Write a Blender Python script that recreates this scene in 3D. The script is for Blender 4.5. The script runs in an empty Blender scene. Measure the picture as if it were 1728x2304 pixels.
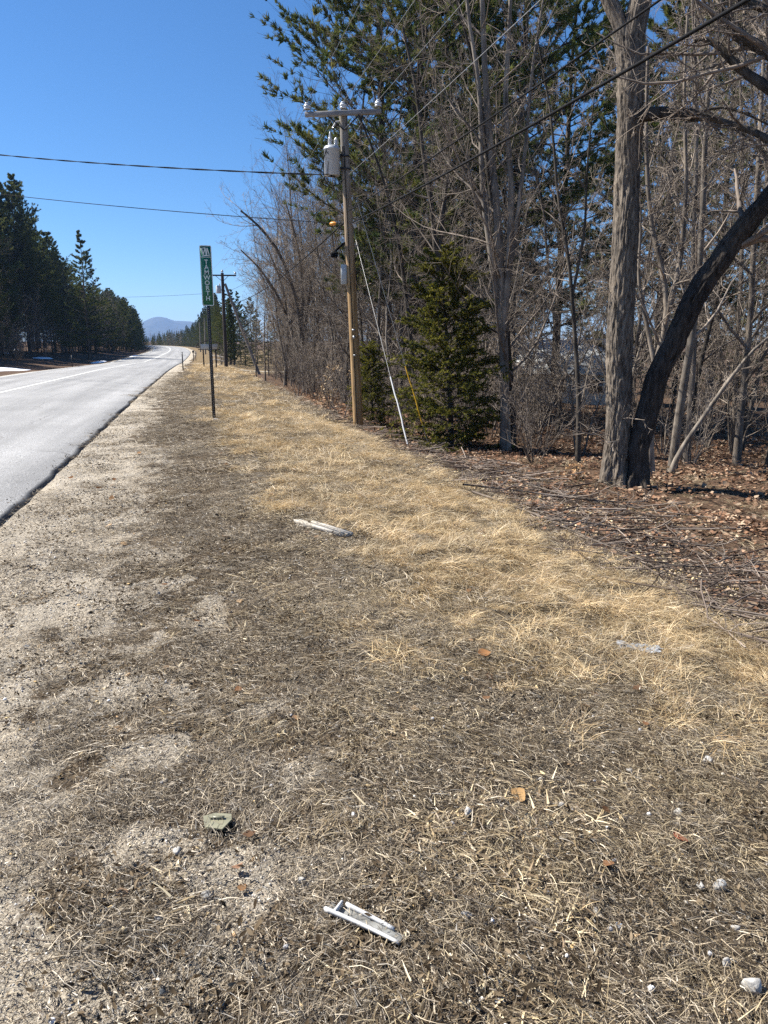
import bpy, math, random
import numpy as np
from mathutils import Vector, Matrix

# ------------------------------------------------------------------ camera, sky, sun, exposure
SC = bpy.context.scene
COL = SC.collection
IW, IH, FPX, HORY = 1728, 2304, 1650.0, 768.0          # photograph size, focal length and horizon row in its pixels
CH = 1.6                                               # eye height
PITCH = math.atan((IH / 2 - HORY) / FPX)
YAW = math.radians(14.05)                              # camera looks this far right of the road direction (+Y)
cam = bpy.data.cameras.new('camera')
cam.sensor_fit = 'VERTICAL'; cam.sensor_height = 36.0; cam.lens = FPX / IH * 36.0
cam.clip_start = 0.05; cam.clip_end = 30000
camo = bpy.data.objects.new('camera', cam); COL.objects.link(camo)
camo.location = (0, 0, CH); camo.rotation_euler = (math.pi / 2 - PITCH, 0, -YAW)
SC.camera = camo

SUN_AZ = math.radians(60.0)                            # left of the road direction
SUN_EL = math.radians(49.0)
sdir = Vector((-math.sin(SUN_AZ) * math.cos(SUN_EL), math.cos(SUN_AZ) * math.cos(SUN_EL), math.sin(SUN_EL)))
world = bpy.data.worlds.new('World'); SC.world = world; world.use_nodes = True
wn = world.node_tree; wn.nodes.clear()
wo = wn.nodes.new('ShaderNodeOutputWorld'); wb = wn.nodes.new('ShaderNodeBackground'); ws = wn.nodes.new('ShaderNodeTexSky')
ws.sky_type = 'NISHITA'; ws.sun_disc = False; ws.sun_elevation = SUN_EL; ws.sun_rotation = -SUN_AZ
ws.altitude = 4000; ws.air_density = 1.5; ws.dust_density = 0.0; ws.ozone_density = 8.0
wb.inputs['Strength'].default_value = 0.061
whs = wn.nodes.new('ShaderNodeHueSaturation'); whs.inputs['Saturation'].default_value = 1.12
wn.links.new(ws.outputs[0], whs.inputs['Color']); wn.links.new(whs.outputs[0], wb.inputs[0]); wn.links.new(wb.outputs[0], wo.inputs[0])
sun = bpy.data.lights.new('sun', 'SUN'); sun.energy = 5.0; sun.angle = math.radians(0.53); sun.color = (1.0, 0.955, 0.88)
suno = bpy.data.objects.new('sun', sun); COL.objects.link(suno)
suno.rotation_euler = sdir.to_track_quat('Z', 'Y').to_euler(); suno.location = (-20, 20, 40)
SC.view_settings.view_transform = 'Standard'; SC.view_settings.look = 'None'
SC.view_settings.exposure = 1.2; SC.view_settings.gamma = 1.0; SC.view_settings.use_curve_mapping = False
SC.cycles.use_denoising = False; world.cycles.sampling_method = 'NONE'
SC.cycles.max_bounces = 6; SC.cycles.diffuse_bounces = 3; SC.cycles.glossy_bounces = 2
SC.cycles.transmission_bounces = 4; SC.cycles.transparent_max_bounces = 4; SC.cycles.volume_bounces = 0
SC.cycles.caustics_reflective = False; SC.cycles.caustics_refractive = False

RNG = np.random.default_rng(7)
random.seed(7)
PI = math.pi

# ------------------------------------------------------------------ pixels to places
def pix_ray(px, py):
    u = (px - IW / 2) / FPX; v = (IH / 2 - py) / FPX
    f = math.cos(PITCH) + v * math.sin(PITCH); up = v * math.cos(PITCH) - math.sin(PITCH)
    return np.array([u * math.cos(YAW) + f * math.sin(YAW), -u * math.sin(YAW) + f * math.cos(YAW), up])
def on_level(px, py, z=0.0):
    r = pix_ray(px, py); return r * ((z - CH) / r[2]) + np.array([0, 0, CH])
def at_dist(px, py, d):
    r = pix_ray(px, py); return r * (d / math.hypot(r[0], r[1])) + np.array([0, 0, CH])
def on_ground(px, py):
    z = 0.0
    for _ in range(12):
        p = on_level(px, py, z); z = 0.5 * z + 0.5 * float(height(p[0], p[1]))
    return on_level(px, py, z)
K = 1728 / 1659.0

# ------------------------------------------------------------------ noise
def _hash(i, j, k, seed):
    h = (i * 374761393 + j * 668265263 + k * 2147483647 + seed * 1274126177) & 0xFFFFFFFF
    h = ((h ^ (h >> 13)) * 1274126177) & 0xFFFFFFFF
    h = (h ^ (h >> 16)) & 0xFFFFFFFF
    return h.astype(np.float64) / 4294967295.0
def noise3(x, y, z, seed=0):
    x, y, z = np.broadcast_arrays(np.asarray(x, float), np.asarray(y, float), np.asarray(z, float))
    xi, yi, zi = np.floor(x).astype(np.int64), np.floor(y).astype(np.int64), np.floor(z).astype(np.int64)
    fx, fy, fz = x - xi, y - yi, z - zi
    fx, fy, fz = (t * t * (3 - 2 * t) for t in (fx, fy, fz))
    r = 0
    for a in (0, 1):
        for b in (0, 1):
            for c in (0, 1):
                w = (fx if a else 1 - fx) * (fy if b else 1 - fy) * (fz if c else 1 - fz)
                r = r + w * _hash(xi + a, yi + b, zi + c, seed)
    return r
def fbm(x, y, seed=0, oct=3, z=0.0):
    r = 0; a = 0.5; s = 1.0; t = 0
    for o in range(oct):
        r = r + a * noise3(np.asarray(x) * s, np.asarray(y) * s, z * s, seed + o); t += a; a *= 0.5; s *= 2.03
    return r / t
def smooth(a, b, x):
    t = np.clip((np.asarray(x, float) - a) / (b - a), 0, 1); return t * t * (3 - 2 * t)

# ------------------------------------------------------------------ the road line and the land
RW = 7.75                                              # paved width
_e = [at_dist(424, 801, 112), at_dist(430, 788, 165), at_dist(408, 780, 235), at_dist(345, 776.5, 310)]
EDGE = [(-1.85, y) for y in (-60, -20, 0, 20, 40, 60, 72)] + [(-1.75, 84)] + [(p[0], p[1]) for p in _e]
EDGE += [(EDGE[-1][0] - 55, EDGE[-1][1] + 70), (EDGE[-1][0] - 190, EDGE[-1][1] + 150)]
def _chaikin(p, n):
    p = np.array(p, float)
    for _ in range(n):
        q = np.empty((2 * len(p) - 2, 2)); q[0::2] = .75 * p[:-1] + .25 * p[1:]; q[1::2] = .25 * p[:-1] + .75 * p[1:]
        p = np.vstack([p[:1], q, p[-1:]])
    return p
EDGE = _chaikin(EDGE, 2)
_sd = np.diff(EDGE, axis=0); _sl = np.linalg.norm(_sd, axis=1); _sd = _sd / _sl[:, None]
_s0 = np.concatenate([[0], np.cumsum(_sl)])[:-1] - 60.0
def road_coords(x, y):
    """u = metres right of the right road edge (negative on and beyond the road), s = metres along."""
    x = np.asarray(x, float); y = np.asarray(y, float)
    best = np.full(x.shape, 1e18); u = np.zeros(x.shape); s = np.zeros(x.shape)
    n = len(_sl)
    for i in range(n):
        dx = x - EDGE[i, 0]; dy = y - EDGE[i, 1]
        t = dx * _sd[i, 0] + dy * _sd[i, 1]
        tc = np.clip(t, -1e9 if i == 0 else 0, 1e9 if i == n - 1 else _sl[i])
        ex = dx - tc * _sd[i, 0]; ey = dy - tc * _sd[i, 1]
        d2 = ex * ex + ey * ey
        side = dx * _sd[i, 1] - dy * _sd[i, 0]
        m = d2 < best
        best = np.where(m, d2, best); u = np.where(m, np.sign(side) * np.sqrt(d2), u); s = np.where(m, _s0[i] + tc, s)
    return u, s
def grade(s):
    return np.interp(s, [-60, 22, 48, 70, 86, 112, 165, 240, 320, 600, 2000], [0, 0, -.2, -.5, -.74, -.58, -.36, .02, .1, 1, 1.5])
def height(x, y, detail=True):
    u, s = road_coords(x, y)
    x = np.asarray(x, float); y = np.asarray(y, float)
    g = grade(s)
    A = 1 + .32 * smooth(11, 20, s) - .35 * smooth(34, 62, s)
    right = A * np.interp(u, [0, .2, 2.7, 3.9, 5.3, 6.4, 7.8, 11, 22, 45, 90, 200, 900], [-.045, 0, 0, -.11, -.42, -.74, -.94, -1.05, -1.6, -2.1, -1.2, -.6, 0])
    v = -u - RW
    left = np.interp(v, [0, .2, 1.5, 3.5, 8, 15, 60, 900], [-.045, 0, -.16, -.2, .35, .75, 1.8, 2.5])
    z = g + np.where(u >= 0, right, np.where(v >= 0, left, -.075))
    off = np.maximum(np.maximum(u, v), 0)
    if detail:
        a = .012 * smooth(.1, .5, off) + .02 * smooth(2, 4, off) + .06 * smooth(5, 9, off)
        z = z + a * (fbm(x * 2.3, y * 2.3, 3) - .5) * 2 + .022 * smooth(.15, .6, off) * (fbm(x * 11, y * 11, 5, 2) - .5) * 2
        z = z + .25 * smooth(12, 30, off) * (fbm(x * .13, y * .13, 9) - .5) * 2
    return z

# ------------------------------------------------------------------ mesh helpers
def make_mesh(name, V, F, mats, col=None, smooth_=False, mat_idx=None):
    V = np.ascontiguousarray(V, np.float32); F = np.ascontiguousarray(F, np.int32)
    me = bpy.data.meshes.new(name)
    n, k = F.shape
    me.vertices.add(len(V)); me.vertices.foreach_set('co', V.ravel())
    me.loops.add(n * k); me.loops.foreach_set('vertex_index', F.ravel())
    me.polygons.add(n)
    me.polygons.foreach_set('loop_start', np.arange(0, n * k, k, dtype=np.int32))
    if smooth_: me.polygons.foreach_set('use_smooth', np.ones(n, bool))
    if not isinstance(mats, (list, tuple)): mats = [mats]
    for m in mats: me.materials.append(m)
    if mat_idx is not None: me.polygons.foreach_set('material_index', np.ascontiguousarray(mat_idx, np.int32))
    if col is not None:
        a = me.color_attributes.new('col', 'FLOAT_COLOR', 'POINT')
        c = np.ones((len(V), 4), np.float32); c[:, :3] = col
        a.data.foreach_set('color', c.ravel())
    me.update(calc_edges=True); me.validate()
    return me
def obj(name, me, parent=None, loc=None, rotz=None, scale=None):
    o = bpy.data.objects.new(name, me); COL.objects.link(o)
    if parent is not None: o.parent = parent
    if loc is not None: o.location = [float(c) for c in loc]
    if rotz is not None: o.rotation_euler = (0, 0, rotz)
    if scale is not None: o.scale = (scale,) * 3 if np.isscalar(scale) else scale
    return o
def tag(o, label, cat, group=None, kind=None):
    o['label'] = label; o['category'] = cat
    if group: o['group'] = group
    if kind: o['kind'] = kind
    return o
def empty(name, loc, rotz=0, scale=1):
    o = bpy.data.objects.new(name, None); COL.objects.link(o); o.empty_display_size = .2
    o.location = [float(c) for c in loc]; o.rotation_euler = (0, 0, rotz)
    o.scale = (scale,) * 3 if np.isscalar(scale) else scale
    return o
def copy_tree(root, loc, rotz=0, scale=1):
    r = root.copy(); COL.objects.link(r)
    r.location = [float(c) for c in loc]; r.rotation_euler = (0, 0, rotz); r.scale = (scale,) * 3 if np.isscalar(scale) else scale
    for ch in list(root.children):
        c = ch.copy(); COL.objects.link(c); c.parent = r
        for g in list(ch.children):
            d = g.copy(); COL.objects.link(d); d.parent = c
    return r

class Geo:
    """collects quads / triangles (as quads with a repeated corner avoided: kept separately) into one mesh"""
    def __init__(s): s.V = []; s.F = []; s.C = []; s.n = 0
    def add(s, V, F, col=None):
        V = np.asarray(V, float).reshape(-1, 3); F = np.asarray(F, int)
        s.V.append(V); s.F.append(F + s.n); s.n += len(V)
        if col is not None: s.C.append(np.broadcast_to(np.asarray(col, float), (len(V), 3)))
    def mesh(s, name, mats, smooth_=False):
        tri = []
        for F in s.F:
            tri.append(F if F.shape[1] == 3 else np.vstack([F[:, [0, 1, 2]], F[:, [0, 2, 3]]]))
        return make_mesh(name, np.vstack(s.V), np.vstack(tri), mats, np.vstack(s.C) if s.C else None, smooth_)
def tubes(P, R, S, cap=False):
    """P (N,K,3), R (N,K) -> verts, quads for N tapered tubes"""
    P = np.asarray(P, float); R = np.asarray(R, float); N, Kk, _ = P.shape
    T = np.gradient(P, axis=1); T /= np.linalg.norm(T, axis=2, keepdims=True) + 1e-9
    mt = T.mean(1); ref = np.where((np.abs(mt[:, 2]) > .8)[:, None], np.array([1., 0, 0]), np.array([0, 0, 1.]))
    U = np.cross(T, ref[:, None, :]); U /= np.linalg.norm(U, axis=2, keepdims=True) + 1e-9
    W = np.cross(T, U)
    a = np.arange(S) * 2 * PI / S
    V = P[:, :, None, :] + R[:, :, None, None] * (np.cos(a)[None, None, :, None] * U[:, :, None, :] + np.sin(a)[None, None, :, None] * W[:, :, None, :])
    idx = np.arange(N * Kk * S).reshape(N, Kk, S)
    q = np.stack([idx[:, :-1, :], np.roll(idx, -1, 2)[:, :-1, :], np.roll(idx, -1, 2)[:, 1:, :], idx[:, 1:, :]], -1).reshape(-1, 4)
    V = V.reshape(-1, 3)
    return V, q
def tube(g, pts, r, S=8, col=None, caps=True):
    pts = np.asarray(pts, float); r = np.broadcast_to(np.asarray(r, float), (len(pts),))
    V, q = tubes(pts[None], r[None], S); g.add(V, q, col)
    if caps:
        for k in (0, len(pts) - 1):
            ring = V[k * S:(k + 1) * S]; c = pts[k]
            Vc = np.vstack([ring, c]); i = np.arange(S)
            F = np.stack([i, (i + 1) % S, np.full(S, S)], 1)
            g.add(Vc, F[:, ::-1] if k == 0 else F, col)
def box(g, c, size, rot=None, col=None, bev=0.0):
    c = np.asarray(c, float); h = np.asarray(size, float) / 2
    if bev > 0:
        b = min(bev, h.min() * .9)
        V = []
        for sx in (-1, 1):
            for sy in (-1, 1):
                for sz in (-1, 1):
                    for ax in range(3):
                        p = np.array([sx, sy, sz]) * h; q = p.copy()
                        for o in range(3):
                            if o != ax: q[o] -= np.sign(p[o]) * b
                        V.append(q)
        import bmesh
        bm = bmesh.new(); [bm.verts.new(v) for v in V]
        bmesh.ops.convex_hull(bm, input=bm.verts); bm.verts.ensure_lookup_table(); bm.verts.index_update()
        bmesh.ops.triangulate(bm, faces=bm.faces)
        V = np.array([v.co[:] for v in bm.verts]); F = np.array([[v.index for v in f.verts] for f in bm.faces]); bm.free()
    else:
        V = np.array([[sx, sy, sz] for sx in (-1, 1) for sy in (-1, 1) for sz in (-1, 1)]) * h
        F = np.array([[0, 1, 3, 2], [4, 6, 7, 5], [0, 4, 5, 1], [2, 3, 7, 6], [0, 2, 6, 4], [1, 5, 7, 3]])
    if rot is not None: V = V @ np.asarray(rot).T
    g.add(V + c, F, col)
def rotz(a): return np.array([[math.cos(a), -math.sin(a), 0], [math.sin(a), math.cos(a), 0], [0, 0, 1]])
def rotx(a): return np.array([[1, 0, 0], [0, math.cos(a), -math.sin(a)], [0, math.sin(a), math.cos(a)]])
def roty(a): return np.array([[math.cos(a), 0, math.sin(a)], [0, 1, 0], [-math.sin(a), 0, math.cos(a)]])
def lathe(g, c, prof, S=20, col=None):
    prof = np.array(prof, float)
    pts = np.stack([np.zeros(len(prof)), np.zeros(len(prof)), prof[:, 1]], 1) + np.asarray(c)
    a = np.arange(S) * 2 * PI / S
    V = np.stack([prof[:, 0, None] * np.cos(a), prof[:, 0, None] * np.sin(a), np.broadcast_to(prof[:, 1, None], (len(prof), S))], -1) + np.asarray(c)
    idx = np.arange(len(prof) * S).reshape(len(prof), S)
    q = np.stack([idx[:-1], np.roll(idx, -1, 1)[:-1], np.roll(idx, -1, 1)[1:], idx[1:]], -1).reshape(-1, 4)
    g.add(V.reshape(-1, 3), q, col)

# ------------------------------------------------------------------ materials
def new_mat(name):
    m = bpy.data.materials.new(name); m.use_nodes = True; nt = m.node_tree; nt.nodes.clear()
    out = nt.nodes.new('ShaderNodeOutputMaterial')
    return m, nt, out
def nd(nt, t, **kw):
    n = nt.nodes.new(t)
    for k, v in kw.items():
        if k.startswith('i_'):
            n.inputs[k[2:].replace('_', ' ')].default_value = v
        else: setattr(n, k, v)
    return n
def ramp(nt, stops):
    r = nt.nodes.new('ShaderNodeValToRGB'); e = r.color_ramp.elements
    while len(e) < len(stops): e.new(.5)
    for i, (p, c) in enumerate(stops): e[i].position = p; e[i].color = (*c, 1) if len(c) == 3 else c
    return r
def L(nt, a, b): nt.links.new(a, b)
def mixc(nt, fac, a, b, mode='MIX'):
    n = nt.nodes.new('ShaderNodeMix'); n.data_type = 'RGBA'; n.blend_type = mode
    for s, v in ((n.inputs[0], fac), (n.inputs[6], a), (n.inputs[7], b)):
        if hasattr(v, 'is_linked') or hasattr(v, 'links'): nt.links.new(v, s)
        else: s.default_value = v if np.isscalar(v) else (*v, 1)
    return n.outputs[2]
def simple(name, base, rough=.6, metal=0.0, nscale=30, nvar=.25, bump=0.0, stretch=(1, 1, 1), spec=.5):
    m, nt, out = new_mat(name)
    tc = nd(nt, 'ShaderNodeTexCoord'); mp = nd(nt, 'ShaderNodeMapping'); mp.inputs['Scale'].default_value = stretch
    L(nt, tc.outputs['Object'], mp.inputs['Vector'])
    nz = nd(nt, 'ShaderNodeTexNoise', i_Scale=nscale, i_Detail=5.0); L(nt, mp.outputs[0], nz.inputs['Vector'])
    b = np.array(base)
    r = ramp(nt, [(.3, tuple(b * (1 - nvar))), (.7, tuple(np.minimum(b * (1 + nvar), 1)))]); L(nt, nz.outputs['Fac'], r.inputs['Fac'])
    p = nd(nt, 'ShaderNodeBsdfPrincipled', i_Roughness=rough, i_Metallic=metal)
    p.inputs['Specular IOR Level'].default_value = spec
    L(nt, r.outputs[0], p.inputs['Base Color'])
    if bump:
        bp = nd(nt, 'ShaderNodeBump', i_Strength=bump, i_Distance=.02); L(nt, nz.outputs['Fac'], bp.inputs['Height']); L(nt, bp.outputs[0], p.inputs['Normal'])
    L(nt, p.outputs[0], out.inputs[0])
    return m
def veg(name, trans=.25, rand=.3, tint=(1, 1, 1), rough=None):
    m, nt, out = new_mat(name)
    at = nd(nt, 'ShaderNodeAttribute', attribute_name='col'); oi = nd(nt, 'ShaderNodeObjectInfo')
    mr = nd(nt, 'ShaderNodeMapRange'); mr.inputs['To Min'].default_value = 1 - rand; mr.inputs['To Max'].default_value = 1 + rand
    L(nt, oi.outputs['Random'], mr.inputs['Value'])
    vm = nd(nt, 'ShaderNodeVectorMath', operation='SCALE'); L(nt, at.outputs['Color'], vm.inputs[0]); L(nt, mr.outputs[0], vm.inputs['Scale'])
    d = nd(nt, 'ShaderNodeBsdfDiffuse'); L(nt, vm.outputs[0], d.inputs['Color'])
    t = nd(nt, 'ShaderNodeBsdfTranslucent'); L(nt, vm.outputs[0], t.inputs['Color'])
    mx = nd(nt, 'ShaderNodeMixShader'); mx.inputs[0].default_value = trans
    L(nt, d.outputs[0], mx.inputs[1]); L(nt, t.outputs[0], mx.inputs[2])
    sh = mx.outputs[0]
    if rough is not None:
        g = nd(nt, 'ShaderNodeBsdfGlossy', i_Roughness=rough); g.inputs['Color'].default_value = (.8, .8, .8, 1)
        m2 = nd(nt, 'ShaderNodeMixShader'); m2.inputs[0].default_value = .06
        L(nt, sh, m2.inputs[1]); L(nt, g.outputs[0], m2.inputs[2]); sh = m2.outputs[0]
    L(nt, sh, out.inputs[0])
    return m
def bark(name, dark, light, scale=9, zs=.22, bump=.5, rand=.3):
    m, nt, out = new_mat(name)
    tc = nd(nt, 'ShaderNodeTexCoord'); mp = nd(nt, 'ShaderNodeMapping'); mp.inputs['Scale'].default_value = (1, 1, zs)
    L(nt, tc.outputs['Object'], mp.inputs['Vector'])
    n1 = nd(nt, 'ShaderNodeTexNoise', i_Scale=scale, i_Detail=6.0, i_Roughness=.65); L(nt, mp.outputs[0], n1.inputs['Vector'])
    n2 = nd(nt, 'ShaderNodeTexNoise', i_Scale=1.1, i_Detail=3.0); L(nt, tc.outputs['Object'], n2.inputs['Vector'])
    r = ramp(nt, [(.32, dark), (.62, light)]); L(nt, n1.outputs['Fac'], r.inputs['Fac'])
    r2 = ramp(nt, [(.35, (.62, .62, .62)), (.65, (1.15, 1.12, 1.05))]); L(nt, n2.outputs['Fac'], r2.inputs['Fac'])
    c = mixc(nt, 1.0, r.outputs[0], r2.outputs[0], 'MULTIPLY')
    oi = nd(nt, 'ShaderNodeObjectInfo'); mr = nd(nt, 'ShaderNodeMapRange'); mr.inputs['To Min'].default_value = 1 - rand; mr.inputs['To Max'].default_value = 1 + rand
    L(nt, oi.outputs['Random'], mr.inputs['Value'])
    vm = nd(nt, 'ShaderNodeVectorMath', operation='SCALE'); L(nt, c, vm.inputs[0]); L(nt, mr.outputs[0], vm.inputs['Scale'])
    p = nd(nt, 'ShaderNodeBsdfPrincipled', i_Roughness=.9); p.inputs['Specular IOR Level'].default_value = .15
    L(nt, vm.outputs[0], p.inputs['Base Color'])
    if bump:
        bp = nd(nt, 'ShaderNodeBump', i_Strength=bump, i_Distance=.03); L(nt, n1.outputs['Fac'], bp.inputs['Height']); L(nt, bp.outputs[0], p.inputs['Normal'])
    L(nt, p.outputs[0], out.inputs[0])
    return m

M = {}
M['bark_grey'] = bark('bark_grey', (.07, .058, .048), (.24, .205, .172))
M['bark_pale'] = bark('bark_pale', (.08, .066, .055), (.28, .245, .208))
M['bark_dark'] = bark('bark_dark', (.03, .026, .022), (.11, .095, .08))
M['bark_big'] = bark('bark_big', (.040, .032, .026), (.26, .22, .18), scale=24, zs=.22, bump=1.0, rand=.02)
M['bark_shadow_tone'] = bark('bark_shadow_tone', (.016, .013, .011), (.085, .072, .062), scale=22, zs=.22, bump=1.0, rand=.02)  # leaning trunk: the great trunk's shade is put into the bark colour
M['bark_pine'] = bark('bark_pine', (.04, .033, .027), (.14, .115, .095))
M['twig'] = bark('twig', (.125, .102, .084), (.34, .29, .245), scale=3, zs=1, bump=0)
M['twig_dark'] = bark('twig_dark', (.085, .070, .058), (.24, .20, .17), scale=3, zs=1, bump=0)
M['needle'] = veg('needle', .3, .22)
M['needle_spray'] = veg('needle_spray', .3, .12)
M['straw'] = veg('straw', .28, .28, rough=.5)
M['litter'] = veg('litter', .18, .3)
M['stick'] = veg('stick', 0.0, .3)
M['stone'] = simple('stone', (.52, .52, .53), .85, nscale=45, nvar=.3, bump=.3)
M['pebble'] = veg('pebble', 0.0, .35)
M['snow'] = simple('snow', (.82, .85, .9), .5, nscale=12, nvar=.06, bump=.3)
M['steel'] = simple('steel', (.42, .43, .44), .45, .7, nscale=20, nvar=.12)
M['black_steel'] = simple('black_steel', (.018, .018, .022), .45, .2, nscale=30, nvar=.3)
M['cable'] = simple('cable', (.006, .006, .007), .85, nscale=10, nvar=.2, spec=.15)
M['bare_wire'] = simple('bare_wire', (.34, .33, .31), .4, .6, nscale=10, nvar=.2)
M['sign_green'] = simple('sign_green', (.008, .135, .075), .35, nscale=6, nvar=.12)
M['white_paint'] = simple('white_paint', (.75, .76, .74), .5, nscale=20, nvar=.06)
M['letter_white'] = simple('letter_white', (.70, .74, .70), .45, nscale=40, nvar=.1)
M['porcelain'] = simple('porcelain', (.62, .63, .64), .12, nscale=8, nvar=.08, spec=.8)
M['tank'] = simple('tank', (.50, .52, .54), .35, nscale=7, nvar=.06)
M['box_grey'] = simple('box_grey', (.46, .48, .48), .45, nscale=9, nvar=.08)
M['plastic_white'] = simple('plastic_white', (.52, .515, .50), .35, nscale=25, nvar=.06)
M['plastic_yellow'] = simple('plastic_yellow', (.75, .42, .02), .4, nscale=25, nvar=.1)
M['orange'] = simple('orange', (.75, .30, .03), .5, nscale=25, nvar=.1)
M['arm_wood'] = simple('arm_wood', (.26, .245, .235), .85, nscale=14, nvar=.35, bump=.3, stretch=(.15, 1, 1))
M['dark_wood'] = simple('dark_wood', (.035, .024, .018), .8, nscale=9, nvar=.3, stretch=(1, 1, .1), bump=.2)
M['grey_wood'] = simple('grey_wood', (.20, .18, .16), .85, nscale=12, nvar=.35, stretch=(1, 1, .1), bump=.3)
M['raw_wood'] = simple('raw_wood', (.52, .40, .22), .8, nscale=40, nvar=.3, stretch=(.2, 1, 1), bump=.3)
M['old_board'] = simple('old_board', (.38, .35, .30), .85, nscale=40, nvar=.35, stretch=(.08, 1, 1), bump=.5)
M['roof_metal'] = simple('roof_metal', (.50, .51, .50), .6, .0, nscale=2, nvar=.12)
M['siding'] = simple('siding', (.55, .54, .50), .7, nscale=6, nvar=.06)
M['glass_dark'] = simple('glass_dark', (.02, .025, .03), .08, nscale=3, nvar=.1, spec=.8)

def mat_pole():
    m, nt, out = new_mat('pole_wood')
    tc = nd(nt, 'ShaderNodeTexCoord'); mp = nd(nt, 'ShaderNodeMapping'); mp.inputs['Scale'].default_value = (1, 1, .035)
    L(nt, tc.outputs['Object'], mp.inputs['Vector'])
    n1 = nd(nt, 'ShaderNodeTexNoise', i_Scale=38.0, i_Detail=6.0, i_Roughness=.7); L(nt, mp.outputs[0], n1.inputs['Vector'])
    sx = nd(nt, 'ShaderNodeSeparateXYZ'); L(nt, tc.outputs['Object'], sx.inputs[0])
    n2 = nd(nt, 'ShaderNodeTexNoise', i_Scale=.9, i_Detail=3.0); L(nt, tc.outputs['Object'], n2.inputs['Vector'])
    low = ramp(nt, [(.3, (.20, .115, .05)), (.7, (.50, .335, .165))]); high = ramp(nt, [(.3, (.15, .13, .11)), (.7, (.34, .31, .27))])
    L(nt, n1.outputs['Fac'], low.inputs['Fac']); L(nt, n1.outputs['Fac'], high.inputs['Fac'])
    mr = nd(nt, 'ShaderNodeMapRange'); mr.inputs['From Min'].default_value = 2.5; mr.inputs['From Max'].default_value = 6.5
    ad = nd(nt, 'ShaderNodeMath', operation='MULTIPLY_ADD'); ad.inputs[1].default_value = 4.0
    L(nt, n2.outputs['Fac'], ad.inputs[0]); L(nt, sx.outputs[2], ad.inputs[2])
    sb = nd(nt, 'ShaderNodeMath', operation='SUBTRACT'); sb.inputs[1].default_value = 2.0; L(nt, ad.outputs[0], sb.inputs[0])
    L(nt, sb.outputs[0], mr.inputs['Value'])
    c = mixc(nt, mr.outputs[0], low.outputs[0], high.outputs[0])
    mp3 = nd(nt, 'ShaderNodeMapping'); mp3.inputs['Scale'].default_value = (1, 1, .03); L(nt, tc.outputs['Object'], mp3.inputs['Vector'])
    n3 = nd(nt, 'ShaderNodeTexNoise', i_Scale=13.0, i_Detail=2.0); L(nt, mp3.outputs[0], n3.inputs['Vector'])
    ck = ramp(nt, [(.455, (1, 1, 1)), (.48, (.25, .23, .2)), (.505, (1, 1, 1))]); L(nt, n3.outputs['Fac'], ck.inputs['Fac'])
    c = mixc(nt, 1.0, c, ck.outputs[0], 'MULTIPLY')
    p = nd(nt, 'ShaderNodeBsdfPrincipled', i_Roughness=.85); p.inputs['Specular IOR Level'].default_value = .2
    bp = nd(nt, 'ShaderNodeBump', i_Strength=.6, i_Distance=.015); L(nt, n1.outputs['Fac'], bp.inputs['Height']); L(nt, bp.outputs[0], p.inputs['Normal'])
    L(nt, c, p.inputs['Base Color']); L(nt, p.outputs[0], out.inputs[0])
    return m
M['pole_wood'] = mat_pole()

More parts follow.
